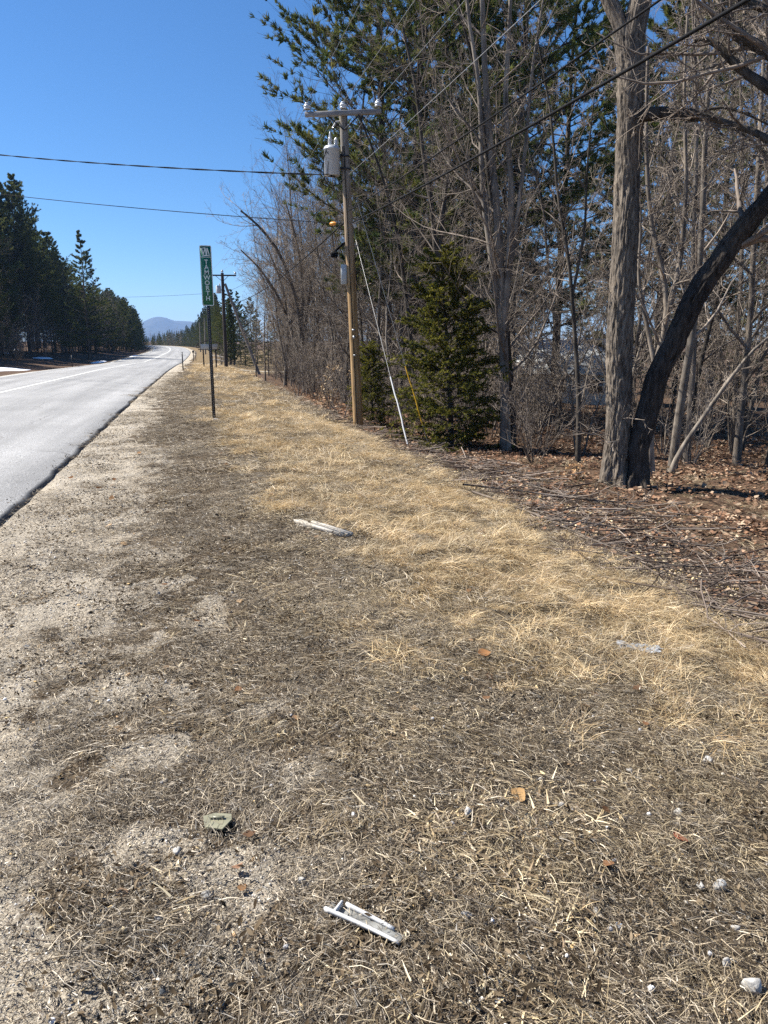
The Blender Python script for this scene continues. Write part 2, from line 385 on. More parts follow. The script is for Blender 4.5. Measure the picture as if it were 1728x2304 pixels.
def mat_ground():
    m, nt, out = new_mat('ground_soil')
    tc = nd(nt, 'ShaderNodeTexCoord'); V = tc.outputs['Object']
    at = nd(nt, 'ShaderNodeAttribute', attribute_name='col'); sp = nd(nt, 'ShaderNodeSeparateColor'); L(nt, at.outputs['Color'], sp.inputs[0])
    def nz(s, d=6.0, r=.65):
        n = nd(nt, 'ShaderNodeTexNoise', i_Scale=s, i_Detail=d, i_Roughness=r); L(nt, V, n.inputs['Vector']); return n.outputs['Fac']
    n_f = nz(150.0); n_m = nz(24.0); n_c = nz(2.2, 4.0)
    sand = ramp(nt, [(.33, (.10, .078, .052)), (.46, (.37, .325, .26)), (.68, (.60, .54, .45))]); L(nt, n_f, sand.inputs['Fac'])
    thatch = ramp(nt, [(.34, (.026, .020, .014)), (.52, (.11, .083, .056)), (.72, (.30, .24, .165))]); L(nt, n_f, thatch.inputs['Fac'])
    gold = ramp(nt, [(.34, (.05, .034, .018)), (.52, (.20, .145, .078)), (.75, (.45, .345, .21))]); L(nt, n_f, gold.inputs['Fac'])
    litr = ramp(nt, [(.3, (.032, .021, .015)), (.52, (.105, .068, .045)), (.75, (.23, .155, .105))]); L(nt, n_m, litr.inputs['Fac'])
    def edge(ch):
        a = nd(nt, 'ShaderNodeMath', operation='MULTIPLY_ADD'); a.inputs[1].default_value = .8; L(nt, n_m, a.inputs[0]); 
        L(nt, sp.outputs[ch], a.inputs[2])
        r = nd(nt, 'ShaderNodeMapRange', interpolation_type='SMOOTHSTEP'); r.inputs['From Min'].default_value = .75; r.inputs['From Max'].default_value = 1.05
        L(nt, a.outputs[0], r.inputs['Value']); return r.outputs[0]
    c = mixc(nt, edge(0), thatch.outputs[0], sand.outputs[0])
    c = mixc(nt, edge(1), c, gold.outputs[0])
    c = mixc(nt, edge(2), c, litr.outputs[0])
    tone = ramp(nt, [(.3, (.72, .72, .72)), (.7, (1.2, 1.18, 1.14))]); L(nt, n_c, tone.inputs['Fac'])
    c = mixc(nt, 1.0, c, tone.outputs[0], 'MULTIPLY')
    p = nd(nt, 'ShaderNodeBsdfPrincipled', i_Roughness=.95); p.inputs['Specular IOR Level'].default_value = .1
    L(nt, c, p.inputs['Base Color'])
    b1 = nd(nt, 'ShaderNodeBump', i_Strength=.7, i_Distance=.012); L(nt, n_f, b1.inputs['Height'])
    b2 = nd(nt, 'ShaderNodeBump', i_Strength=.8, i_Distance=.05); L(nt, n_m, b2.inputs['Height']); L(nt, b1.outputs[0], b2.inputs['Normal'])
    L(nt, b2.outputs[0], p.inputs['Normal']); L(nt, p.outputs[0], out.inputs[0])
    return m
M['ground'] = mat_ground()

def mat_road():
    m, nt, out = new_mat('asphalt')
    tc = nd(nt, 'ShaderNodeTexCoord'); V = tc.outputs['Object']
    def nz(s, d=4.0, vec=V):
        n = nd(nt, 'ShaderNodeTexNoise', i_Scale=s, i_Detail=d, i_Roughness=.6); L(nt, vec, n.inputs['Vector']); return n.outputs['Fac']
    mp = nd(nt, 'ShaderNodeMapping'); mp.inputs['Scale'].default_value = (1, .05, 1); L(nt, V, mp.inputs['Vector'])
    f = nz(75.0, 4.0); tr = nz(1.3, 3.0, mp.outputs[0]); big = nz(.5)
    r = ramp(nt, [(.36, (.115, .113, .11)), (.5, (.25, .246, .238)), (.64, (.44, .43, .415))]); L(nt, f, r.inputs['Fac'])
    t = ramp(nt, [(.35, (.78, .78, .78)), (.65, (1.14, 1.14, 1.14))]); L(nt, tr, t.inputs['Fac'])
    c = mixc(nt, 1.0, r.outputs[0], t.outputs[0], 'MULTIPLY')
    t2 = ramp(nt, [(.35, (.9, .9, .9)), (.65, (1.1, 1.1, 1.1))]); L(nt, big, t2.inputs['Fac'])
    c = mixc(nt, 1.0, c, t2.outputs[0], 'MULTIPLY')
    mp2 = nd(nt, 'ShaderNodeMapping'); mp2.inputs['Scale'].default_value = (.5, .16, 1); L(nt, V, mp2.inputs['Vector'])
    wob = nd(nt, 'ShaderNodeTexNoise', i_Scale=2.5, i_Detail=4.0); L(nt, V, wob.inputs['Vector'])
    av = nd(nt, 'ShaderNodeMixRGB'); av.inputs[0].default_value = .12; L(nt, mp2.outputs[0], av.inputs[1]); L(nt, wob.outputs['Color'], av.inputs[2])
    vo = nd(nt, 'ShaderNodeTexVoronoi', feature='DISTANCE_TO_EDGE', i_Scale=1.0); L(nt, av.outputs[0], vo.inputs['Vector'])
    ck = ramp(nt, [(.003, (.66, .65, .64)), (.008, (1, 1, 1))]); L(nt, vo.outputs['Distance'], ck.inputs['Fac'])
    gate = ramp(nt, [(.48, (0, 0, 0)), (.56, (1, 1, 1))]); L(nt, big, gate.inputs['Fac'])
    c = mixc(nt, gate.outputs[0], c, mixc(nt, 1.0, c, ck.outputs[0], 'MULTIPLY'))
    at = nd(nt, 'ShaderNodeAttribute', attribute_name='col')          # tar-dark broken margin of the paving
    c = mixc(nt, 1.0, c, at.outputs['Color'], 'MULTIPLY')
    p = nd(nt, 'ShaderNodeBsdfPrincipled', i_Roughness=.72); p.inputs['Specular IOR Level'].default_value = .45
    L(nt, c, p.inputs['Base Color'])
    bp = nd(nt, 'ShaderNodeBump', i_Strength=.5, i_Distance=.006); L(nt, f, bp.inputs['Height']); L(nt, bp.outputs[0], p.inputs['Normal'])
    L(nt, p.outputs[0], out.inputs[0])
    return m
M['asphalt'] = mat_road()
def mat_line():
    m, nt, out = new_mat('worn_line_paint')
    tc = nd(nt, 'ShaderNodeTexCoord')
    n = nd(nt, 'ShaderNodeTexNoise', i_Scale=35.0, i_Detail=5.0); L(nt, tc.outputs['Object'], n.inputs['Vector'])
    r = ramp(nt, [(.36, (.30, .30, .29)), (.5, (.72, .71, .66))]); L(nt, n.outputs['Fac'], r.inputs['Fac'])
    p = nd(nt, 'ShaderNodeBsdfPrincipled', i_Roughness=.6); L(nt, r.outputs[0], p.inputs['Base Color']); L(nt, p.outputs[0], out.inputs[0])
    return m
M['line'] = mat_line()
def mat_mountain():
    m, nt, out = new_mat('mountain_forest')
    tc = nd(nt, 'ShaderNodeTexCoord')
    n = nd(nt, 'ShaderNodeTexNoise', i_Scale=.02, i_Detail=6.0); L(nt, tc.outputs['Object'], n.inputs['Vector'])
    r = ramp(nt, [(.35, (.022, .030, .026)), (.65, (.055, .058, .048))]); L(nt, n.outputs['Fac'], r.inputs['Fac'])
    p = nd(nt, 'ShaderNodeBsdfPrincipled', i_Roughness=1.0); L(nt, r.outputs[0], p.inputs['Base Color']); L(nt, p.outputs[0], out.inputs[0])
    return m
M['mountain'] = mat_mountain()

# ------------------------------------------------------------------ the ground sheet
def zones(x, y):
    u, s = road_coords(x, y)
    n1 = fbm(x * .9, y * .9, 21) - .5; n2 = fbm(x * 2.6, y * 2.6, 31) - .5
    n3 = fbm(x * 8, y * 8, 33, 3) - .5
    sand = 1 - smooth(.75, 1.75, u + n1 * .7 + n2 * .8 + n3 * 1.2 + .4 * smooth(8, 20, s))
    patch = smooth(.50, .62, fbm(x * 3.6, y * 3.6, 41)) * (1 - smooth(1.7, 2.8, u)) * (1 - smooth(4, 8, s))
    sand = np.maximum(sand, patch * .9)
    gl = 2.7 - .4 * smooth(9, 16, s) - .9 * smooth(20, 38, s)
    gold = smooth(gl - .5, gl + .6, u + n1 * 1.8 + n2 * 1.0) * (1 - smooth(5.2, 6.0, u + n1 * .8)) * smooth(1.9, 3.6, s + n1 * 1.6)
    lit = smooth(5.3, 6.6, u + n1 * 1.2) * np.maximum(1 - smooth(66, 78, s), smooth(16, 22, u - .1 * s))
    gold = np.maximum(gold, smooth(66, 80, s) * (u > 1.2) * (1 - lit))
    v = -u - RW
    sand = np.where(u < -1, 1 - smooth(.3, 1.2, v + n1), sand)
    lit = np.where(u < -1, smooth(.6, 1.6, v + n1), lit); gold = np.where(u < -1, 0, gold)
    return sand, gold, lit
def seg(*parts): return np.unique(np.concatenate(parts))
xs = seg(-np.geomspace(60, 4000, 22)[::-1], np.linspace(-60, -12, 30), np.linspace(-12, -2.1, 22), np.arange(-2.1, 6, .065), np.linspace(6, 15, 44), np.linspace(15, 60, 36), np.geomspace(60, 4000, 22))
ys = seg(np.linspace(-300, -10, 10), np.linspace(-10, .8, 14), np.arange(.8, 8, .065), np.linspace(8, 22, 66), np.linspace(22, 60, 60), np.linspace(60, 340, 90), np.geomspace(340, 6500, 24))
GX, GY = np.meshgrid(xs, ys)
GZ = height(GX, GY)
zs_, zg_, zl_ = zones(GX, GY)
idx = np.arange(GX.size).reshape(GX.shape)
F = np.stack([idx[:-1, :-1], idx[:-1, 1:], idx[1:, 1:], idx[1:, :-1]], -1).reshape(-1, 4)
me = make_mesh('ground', np.stack([GX, GY, GZ], -1).reshape(-1, 3), F, M['ground'], np.stack([zs_, zg_, zl_], -1).reshape(-1, 3), True)
g = obj('ground', me); tag(g, 'roadside ground of sand, thatch and woodland soil', 'ground', kind='structure')

# ------------------------------------------------------------------ the road and its lines
def road_strip(u0, u1, nu, s0, s1, ds, z_off, jitter0=0, jitter1=0, skirt=0):
    ss = np.arange(s0, s1, ds)
    cs = np.concatenate([_s0, [_s0[-1] + _sl[-1]]])
    ex = np.interp(ss, cs, EDGE[:, 0]); ey = np.interp(ss, cs, EDGE[:, 1])
    t = np.stack([np.gradient(ex), np.gradient(ey)], 1); t /= np.linalg.norm(t, axis=1)[:, None]
    nrm = np.stack([t[:, 1], -t[:, 0]], 1)
    us = np.linspace(u0, u1, nu)
    U = np.broadcast_to(us, (len(ss), nu)).copy()
    if jitter1: U[:, -1] += jitter1 * (fbm(ss * 2.1, 0 * ss, 77, 4) - .5) * 2
    if jitter0: U[:, 0] += jitter0 * (fbm(ss * 2.1, 0 * ss + 9, 78, 4) - .5) * 2
    X = ex[:, None] + nrm[:, :1] * U; Y = ey[:, None] + nrm[:, 1:] * U
    w = -U / RW
    Z = grade(ss)[:, None] + .022 + .09 * (1 - (2 * w - 1) ** 2) * (w > -.01) + z_off
    return np.stack([X, Y, Z], -1), U
P, U = road_strip(-RW, 0, 26, -50, 420, .35, 0, .05, .05)
# crumbling margin: two extra columns of broken edge and a skirt down into the gravel
n_s = len(P)
jit = (fbm(np.arange(n_s) * .35 * 5, 0 * np.arange(n_s), 91, 4) - .5)
r1 = P[:, -1] + np.stack([.05 + .05 * jit, 0 * jit, -.012 + 0 * jit], 1)
r2 = r1 + np.stack([.03 + .04 * jit, 0 * jit, -.09 + 0 * jit], 1)
l1 = P[:, 0] + np.array([-.06, 0, -.10])
RP = np.concatenate([l1[:, None], P, r1[:, None], r2[:, None]], 1)
nc = RP.shape[1]; idx = np.arange(n_s * nc).reshape(n_s, nc)
F = np.stack([idx[:-1, :-1], idx[:-1, 1:], idx[1:, 1:], idx[1:, :-1]], -1).reshape(-1, 4)
rc = np.ones((n_s, nc, 3)); uu = np.linspace(-RW, 0, 26); rc[:, 1:27] *= (1 + .07 * np.cos((uu + .55) * 2 * PI / 1.85))[None, :, None]; rc[:, -1] = .22; rc[:, -2] = .3; rc[:, -3] = .85
o = obj('road', make_mesh('road', RP.reshape(-1, 3), F, M['asphalt'], rc.reshape(-1, 3), False))
tag(o, 'two-lane sun-bleached grey asphalt road', 'road', kind='structure')
for nm, a, b, lab in (('road_centre_line', -4.02, -3.88, 'worn pale centre line painted along the road'), ('road_edge_line', -7.55, -7.43, 'white line along the far side of the road')):
    Pl, _ = road_strip(a, b, 2, -50, 420, .7, .005)
    idx = np.arange(len(Pl) * 2).reshape(-1, 2)
    F = np.stack([idx[:-1, 0], idx[:-1, 1], idx[1:, 1], idx[1:, 0]], -1)
    tag(obj(nm, make_mesh(nm, Pl.reshape(-1, 3), F, M['line'])), lab, 'road marking', kind='structure')
# gravel driveway joining the road before the far pole's lawn
def ground_strip(name, p0, p1, w, mat_, lab, n=40, zoff=.03, kind='structure'):
    p0 = np.array(p0, float); p1 = np.array(p1, float); t = np.linspace(0, 1, n)
    c = p0 + (p1 - p0) * t[:, None]; d = (p1 - p0) / np.linalg.norm(p1 - p0); nn = np.array([d[1], -d[0]])
    k = np.linspace(-.5, .5, 9)
    X = c[:, None, 0] + nn[0] * w * k; Y = c[:, None, 1] + nn[1] * w * k
    Z = height(X, Y) + zoff
    idx = np.arange(X.size).reshape(X.shape); F = np.stack([idx[:-1, :-1], idx[:-1, 1:], idx[1:, 1:], idx[1:, :-1]], -1).reshape(-1, 4)
    me = make_mesh(name, np.stack([X, Y, Z], -1).reshape(-1, 3), F, mat_, np.tile([1., 0, 0], (X.size, 1)), True)
    return tag(obj(name, me), lab, 'driveway', kind=kind)
ground_strip('driveway', (-1.7, 78), (16, 84), 2.6, M['ground'], 'pale gravel driveway crossing the verge beside the far pole')

# distant blue hill at the end of the road
hx = np.linspace(-1500, 900, 90); hy = np.linspace(4600, 6300, 34)
HX, HY = np.meshgrid(hx, hy)
pk = at_dist(358, 713, 5200); pk2 = at_dist(404, 722, 5200); pk3 = at_dist(300, 732, 5200)
HZ = -30 + 0 * HX
for (q, wx) in ((pk, 170), (pk2, 330), (pk3, 400)):
    HZ = np.maximum(HZ, (q[2] + 30) * np.exp(-((HX - q[0]) / wx) ** 2 * .55 - ((HY - 5200) / 520) ** 2) - 30)
HZ = HZ + 7 * (fbm(HX * .012, HY * .012, 55, 4) - .5) * (HZ > -20)
idx = np.arange(HX.size).reshape(HX.shape); F = np.stack([idx[:-1, :-1], idx[:-1, 1:], idx[1:, 1:], idx[1:, :-1]], -1).reshape(-1, 4)
tag(obj('mountain', make_mesh('mountain', np.stack([HX, HY, HZ], -1).reshape(-1, 3), F, M['mountain'], None, True)), 'low blue mountain beyond the end of the road', 'mountain', kind='structure')

# ------------------------------------------------------------------ scattering (geometry nodes, for what nobody could count)
def scatter(name, pts, rot, scl, idxs, sources, label, cat):
    n = len(pts)
    me = bpy.data.meshes.new(name); me.vertices.add(n); me.vertices.foreach_set('co', np.ascontiguousarray(pts, np.float32).ravel())
    for nm, ty, key, arr in (('rot', 'FLOAT_VECTOR', 'vector', rot), ('scl', 'FLOAT', 'value', scl), ('vid', 'INT', 'value', idxs)):
        a = me.attributes.new(nm, ty, 'POINT'); a.data.foreach_set(key, np.ascontiguousarray(arr, np.int32 if ty == 'INT' else np.float32).ravel())
    me.update()
    for s in sources:
        for m in s.data.materials:
            if m.name not in me.materials: me.materials.append(m)
    o = obj(name, me); tag(o, label, cat, kind='stuff')
    ng = bpy.data.node_groups.new(name + '_scatter', 'GeometryNodeTree')
    ng.interface.new_socket('Geometry', in_out='INPUT', socket_type='NodeSocketGeometry')
    ng.interface.new_socket('Geometry', in_out='OUTPUT', socket_type='NodeSocketGeometry')
    gi = ng.nodes.new('NodeGroupInput'); go = ng.nodes.new('NodeGroupOutput')
    iop = ng.nodes.new('GeometryNodeInstanceOnPoints'); ng.links.new(gi.outputs[0], iop.inputs['Points'])
    jn = ng.nodes.new('GeometryNodeJoinGeometry')
    for s in sources:
        oi = ng.nodes.new('GeometryNodeObjectInfo'); oi.inputs['Object'].default_value = s; oi.inputs['As Instance'].default_value = False
        ti = ng.nodes.new('GeometryNodeGeometryToInstance'); ng.links.new(oi.outputs['Geometry'], ti.inputs[0]); ng.links.new(ti.outputs[0], jn.inputs[0])
    ng.links.new(jn.outputs[0], iop.inputs['Instance']); iop.inputs['Pick Instance'].default_value = True
    def attr(nm, ty):
        a = ng.nodes.new('GeometryNodeInputNamedAttribute'); a.data_type = ty; a.inputs['Name'].default_value = nm; return a.outputs[0]
    ng.links.new(attr('vid', 'INT'), iop.inputs['Instance Index'])
    er = ng.nodes.new('FunctionNodeEulerToRotation'); ng.links.new(attr('rot', 'FLOAT_VECTOR'), er.inputs[0]); ng.links.new(er.outputs[0], iop.inputs['Rotation'])
    ng.links.new(attr('scl', 'FLOAT'), iop.inputs['Scale'])
    ng.links.new(iop.outputs[0], go.inputs[0])
    md = o.modifiers.new('scatter', 'NODES'); md.node_group = ng
    return o
def src(name, me): return bpy.data.objects.new(name, me)          # a pattern for scattering, never linked to the scene
def blades(rng, n, spread, length, width, up, cols, lie=None, droop=.6, nseg=3, flow=None, flow_sd=.6, curl=.5, z0=0.0):
    """n grass blades as tapering strips. up: mean start elevation (rad); lie adds layering height."""
    ang0 = rng.uniform(0, 2 * PI, n); rad = spread * np.sqrt(rng.uniform(0, 1, n))
    P0 = np.stack([rad * np.cos(ang0), rad * np.sin(ang0), np.full(n, z0)], 1)
    if lie is not None: P0[:, 2] += rng.uniform(0, lie, n)
    az = rng.uniform(0, 2 * PI, n) if flow is None else flow + rng.normal(0, flow_sd, n)
    el = np.clip(rng.normal(up, .3 * up + .05, n), -.05, 1.5)
    Ln = length * rng.uniform(.5, 1.35, n); W = width * rng.uniform(.6, 1.4, n)
    bend = rng.normal(0, curl, n)
    P = [P0]; a = az.copy(); e = el.copy()
    for k in range(nseg):
        st = Ln / nseg
        P.append(P[-1] + st[:, None] * np.stack([np.cos(a) * np.cos(e), np.sin(a) * np.cos(e), np.sin(e)], 1))
        a = a + bend / nseg; e = e - droop * np.abs(rng.normal(1, .4, n)) * (el + .25) / nseg
    P = np.stack(P, 1); P[:, :, 2] = np.maximum(P[:, :, 2], z0 * .5 + .001)
    side = np.stack([-np.sin(az), np.cos(az), rng.normal(0, .5, n)], 1); side /= np.linalg.norm(side, axis=1)[:, None]
    tp = np.linspace(1, .15, nseg + 1)
    A = P + side[:, None, :] * (W[:, None, None] * tp[None, :, None]) / 2; B = P - side[:, None, :] * (W[:, None, None] * tp[None, :, None]) / 2
    V = np.stack([A, B], 2).reshape(n, -1, 3)
    m = 2 * (nseg + 1); base = (np.arange(n) * m)[:, None]
    F = np.concatenate([base + np.array([2 * k, 2 * k + 1, 2 * k + 3, 2 * k + 2]) for k in range(nseg)], 1).reshape(-1, 4)
    cols = np.array(cols); ci = rng.integers(0, len(cols), n)
    c = cols[ci] * rng.uniform(.75, 1.25, (n, 1))
    return V.reshape(-1, 3), F, np.repeat(c, m, 0)
THATCH = [(.020, .015, .010), (.050, .037, .023), (.125, .094, .060), (.22, .172, .112), (.36, .29, .195), (.52, .43, .30)]
STRAW = [(.42, .325, .19), (.55, .44, .27), (.64, .53, .34), (.25, .185, .105), (.09, .065, .04)]
GOLD = [(.54, .395, .205), (.64, .495, .28), (.42, .29, .14), (.74, .61, .38), (.26, .17, .085)]
def clump_set(prefix, count, fn):
    out = []
    for i in range(count):
        V, F, C = fn(np.random.default_rng(100 + 17 * i + len(prefix)), i)
        out.append(src(prefix, make_mesh(prefix, V, F, M['straw'], C)))
    return out
mat_srcs = clump_set('thatch_patch', 7, lambda r, i: blades(r, 190, .14, .055, .0017, .13, THATCH, lie=.016, flow=0, flow_sd=.7, curl=.8, droop=.9))
straw_srcs = clump_set('straw_patch', 6, lambda r, i: blades(r, 75, .13, .075, .0024, .2, STRAW, lie=.022, flow=0, flow_sd=.7, curl=.45, droop=1.0))
gold_srcs = clump_set('gold_tuft', 7, lambda r, i: blades(r, 85, .08, .15, .0024, .5, GOLD, lie=.015, flow=0, flow_sd=1.3, curl=.7, droop=1.5, nseg=4))
far_srcs = clump_set('far_tuft', 4, lambda r, i: blades(r, 70, .16, .15, .006, .55, GOLD, lie=.01, flow=0, flow_sd=1.2, curl=.5, droop=1.4))
broad_srcs = clump_set('dead_blade', 4, lambda r, i: blades(r, 22, .09, .062, .0075, .2, [(.50, .39, .22), (.38, .28, .15), (.28, .20, .11), (.58, .48, .30), (.2, .14, .08)], lie=.02, flow=0, flow_sd=.9, curl=.45, droop=.8))

CAM_AZ = YAW
def sample(rng, d0, d1, n, az0=-44, az1=66):
    """n points spread evenly over the fan-shaped patch of ground between two distances from the eye"""
    az = np.radians(rng.uniform(az0, az1, n)); d = np.sqrt(rng.uniform(d0 * d0, d1 * d1, n))
    return d * np.sin(az), d * np.cos(az)
def area(d0, d1, az0=-44, az1=66): return .5 * math.radians(az1 - az0) * (d1 * d1 - d0 * d0)
def lay(name, sources, bands, weight, label, cat, seed, tilt=.12, flow_noise=None, zoff=0.0):
    rng = np.random.default_rng(seed)
    X, Y, S = [], [], []
    for d0, d1, dens, sc in bands:
        n = int(dens * area(d0, d1)); x, y = sample(rng, d0, d1, n)
        k = rng.uniform(0, 1, n) < weight(x, y)
        X.append(x[k]); Y.append(y[k]); S.append(np.full(k.sum(), sc) * rng.uniform(.75, 1.3, k.sum()))
    x = np.concatenate(X); y = np.concatenate(Y); s = np.concatenate(S)
    z = height(x, y) + zoff
    yawr = rng.uniform(0, 2 * PI, len(x)) if flow_noise is None else (fbm(x * flow_noise, y * flow_noise, seed, 2) * 9 + rng.normal(0, .7, len(x)))
    rot = np.stack([rng.normal(0, tilt, len(x)), rng.normal(0, tilt, len(x)), yawr], 1)
    return scatter(name, np.stack([x, y, z], 1), rot, s, rng.integers(0, len(sources), len(x)), sources, label, cat)
def w_thatch(x, y):
    u, s = road_coords(x, y); sd, gd_, lt = zones(x, y)
    cl = smooth(.42, .60, fbm(x * 5.5, y * 5.5, 61, 3))
    w = np.where(sd > .5, .03 + .42 * cl, .55 + .4 * cl) * (1 - .45 * gd_) * (1 - lt)
    return np.where(u < .12, 0, w)
def w_straw(x, y):
    u, s = road_coords(x, y); sd, gd_, lt = zones(x, y)
    w = (.15 + .85 * smooth(.36, .58, fbm(x * 1.5, y * 1.5, 71, 3))) * smooth(1.2, 2.9, u) * (1 - .6 * lt) * (1 - sd) * (1 + .6 * gd_)
    return np.where(u < .3, 0, w)
def w_gold(x, y):
    u, s = road_coords(x, y); sd, gd_, lt = zones(x, y)
    return gd_ * (.35 + .65 * smooth(.42, .58, fbm(x * 4.5, y * 4.5, 83, 2))) * (.35 + .65 * smooth(.36, .58, fbm(x * 1.3, y * 1.3, 81, 3))) * (u > .4)
lay('dry_thatch', mat_srcs, [(1.0, 4.5, 140, 1.0), (4.5, 9, 70, 1.25), (9, 18, 26, 1.9), (18, 44, 6, 3.4)], w_thatch, 'dark matted dead grass lying flat over the verge', 'dead grass', 11, .10, .8)
lay('pale_straw', straw_srcs, [(1.0, 4.5, 75, .9), (4.5, 9, 45, 1.1), (9, 18, 16, 1.7)], w_straw, 'pale straw lying in tangled mats on the verge', 'straw', 12, .14, .9)
lay('golden_grass', gold_srcs, [(1.8, 5, 130, 1.0), (5, 10, 95, 1.2), (10, 19, 46, 1.45)], w_gold, 'golden dry grass in soft tufts along the bank', 'dry grass', 13, .18, .6)
lay('far_golden_grass', far_srcs, [(19, 34, 9, 1.1), (34, 75, 2.6, 1.5)], w_gold, 'short tan grass on the bank towards the far pole', 'dry grass', 14, .2, .6)
bl = [on_level(x * K, y * K) for x, y in ((1120, 1760), (1090, 1900), (1180, 1880), (1010, 1830), (1250, 1800))]
def w_broad(x, y):
    w = 0.05 + 0 * x
    for b in bl: w = np.maximum(w, np.exp(-((x - b[0]) ** 2 + (y - b[1]) ** 2) / .035))
    u, s = road_coords(x, y)
    return w * (u > 1.5)
lay('broad_dead_blades', broad_srcs, [(1.0, 4.5, 210, .78)], w_broad, 'broad curled straw blades strewn among the stones', 'dead leaves', 15, .2)

def bits(r, i, n=120):
    g1 = blades(r, n, .14, .015, .0030, .25, [(.42, .34, .23), (.30, .23, .15), (.16, .12, .08), (.08, .06, .04), (.56, .48, .35), (.06, .045, .03)], lie=.018, curl=.6, droop=.6, nseg=2); return g1
bit_srcs = clump_set('debris_patch', 6, bits)
lay('fine_debris', bit_srcs, [(1.0, 4.5, 60, 1.0), (4.5, 9, 22, 1.4)], lambda x, y: np.where(road_coords(x, y)[0] < .15, 0, 1.0) * (1 - zones(x, y)[2]) * (1 - .6 * zones(x, y)[1]), 'shredded bits of straw, bark and leaf over the verge', 'debris', 26, .12)
# pebbles, chips, twigs, fallen leaves
def blob(rng, n_sub=1, flat=.7, rough=.25):
    import bmesh
    bm = bmesh.new(); bmesh.ops.create_icosphere(bm, subdivisions=n_sub, radius=1.0)
    V = np.array([v.co[:] for v in bm.verts]); F = np.array([[v.index for v in f.verts] for f in bm.faces]); bm.free()
    for _ in range(4):                                   # chop facets
        d = rng.normal(size=3); d /= np.linalg.norm(d); lim = rng.uniform(.45, .8)
        k = V @ d; V = V - np.maximum(k - lim, 0)[:, None] * d
    V = V * (1 + rough * rng.normal(0, .35, (len(V), 1))) * np.array([1, rng.uniform(.6, .95), flat * rng.uniform(.7, 1.1)])
    return V, F
peb_srcs = []
for i in range(8):
    r = np.random.default_rng(400 + i); V, F = blob(r, 1)
    c = np.array([(.50, .43, .34), (.34, .29, .23), (.58, .55, .5), (.42, .34, .25), (.22, .19, .16), (.62, .57, .48), (.40, .38, .37), (.5, .4, .28)][i])
    peb_srcs.append(src('pebble', make_mesh('pebble', V, F, M['pebble'], np.tile(c, (len(V), 1)))))
def w_grav(x, y):
    u, s = road_coords(x, y); sd, gd_, lt = zones(x, y)
    return np.where(u < .03, 0, .06 + .94 * sd) * (1 - lt) * (1 - .9 * gd_)
lay('gravel', peb_srcs, [(1.0, 3.2, 2600, .0042), (3.2, 6, 1100, .006), (6, 12, 330, .0085), (12, 22, 90, .012)], w_grav, 'fine sandy gravel along the road shoulder', 'gravel', 16, .6)
lay('road_grit', peb_srcs, [(5, 14, 60, .007), (14, 26, 14, .010)], lambda x, y: np.exp(-np.abs(road_coords(x, y)[0] + .02) / .16) * (road_coords(x, y)[0] < .03) * (road_coords(x, y)[0] > -1.2), 'loose grit spilled along the margin of the paving', 'grit', 28, .6, None, .106)
def w_small(x, y):
    u, s = road_coords(x, y); sd, gd_, lt = zones(x, y)
    return (.25 + .75 * smooth(1.8, 3.2, u)) * (1 - gd_) * (1 - lt) * (u > .2)
pal_srcs = []
for i in range(4):
    r = np.random.default_rng(450 + i); V, F = blob(r, 1)
    pal_srcs.append(src('pale_pebble', make_mesh('pale_pebble', V, F, M['pebble'], np.tile(np.array([(.62, .62, .63), (.7, .69, .67), (.5, .5, .52), (.66, .6, .5)][i]), (len(V), 1)))))
lay('pale_pebbles', pal_srcs, [(1.0, 3.5, 34, .0095), (3.5, 7, 10, .011)], w_small, 'small pale pebbles dotted through the thatch', 'pebbles', 17, .6, None, .006)
def chipsrc(i):
    r = np.random.default_rng(500 + i); g_ = Geo()
    box(g_, (0, 0, .12), (2, r.uniform(.5, 1.0), .22), rotz(r.uniform(0, 3)), np.array([(.62, .48, .27), (.50, .36, .18), (.7, .6, .42), (.38, .26, .15)][i % 4]))
    V = np.vstack(g_.V) + r.normal(0, .12, (8, 3)); return src('wood_chip', make_mesh('wood_chip', V, g_.F[0], M['stick'], np.vstack(g_.C)))
chip_srcs = [chipsrc(i) for i in range(5)]
lay('wood_chips', chip_srcs, [(1.0, 3.5, 34, .0095), (3.5, 8, 12, .014)], lambda x, y: np.where(road_coords(x, y)[0] < .3, 0, .8) * (1 - zones(x, y)[2]), 'small tan wood chips and bark flakes on the verge', 'wood chips', 18, .35, None, .008)
def twigsrc(i, cols, L0=1.0, r0=.012, kink=.12, side=True, S=4):
    r = np.random.default_rng(600 + i); n = 7
    d = np.array([1, 0, 0.]); P = [np.array([-.5 * L0, 0, r0])]
    for k in range(n - 1):
        d = d + np.array([0, r.normal(0, kink), r.normal(0, kink * .35)]); d /= np.linalg.norm(d); P.append(P[-1] + d * L0 / (n - 1))
    P = np.array(P); P[:, 2] = np.maximum(P[:, 2], r0 * .6); g_ = Geo(); c = np.array(cols[i % len(cols)])
    tube(g_, P, np.linspace(r0, r0 * .4, n), S, c, caps=False)
    if side:
        for k in range(2, n - 1):
            if r.uniform() < .7:
                a = r.choice([-1, 1]) * r.uniform(.4, 1.0); q = P[k] + .3 * L0 * r.uniform(.3, 1) * np.array([math.cos(a), math.sin(a), r.uniform(-.05, .3)])
                q[2] = max(q[2], r0 * .4); tube(g_, np.array([P[k], (P[k] + q) / 2 + r.normal(0, .012, 3) * L0, q]), [r0 * .5, r0 * .4, r0 * .25], 3, c, caps=False)
    return src('twig', g_.mesh('twig', M['stick']))
STK = [(.10, .075, .055), (.16, .125, .095), (.06, .045, .035), (.30, .25, .19)]
tw_srcs = [twigsrc(i, STK) for i in range(7)]
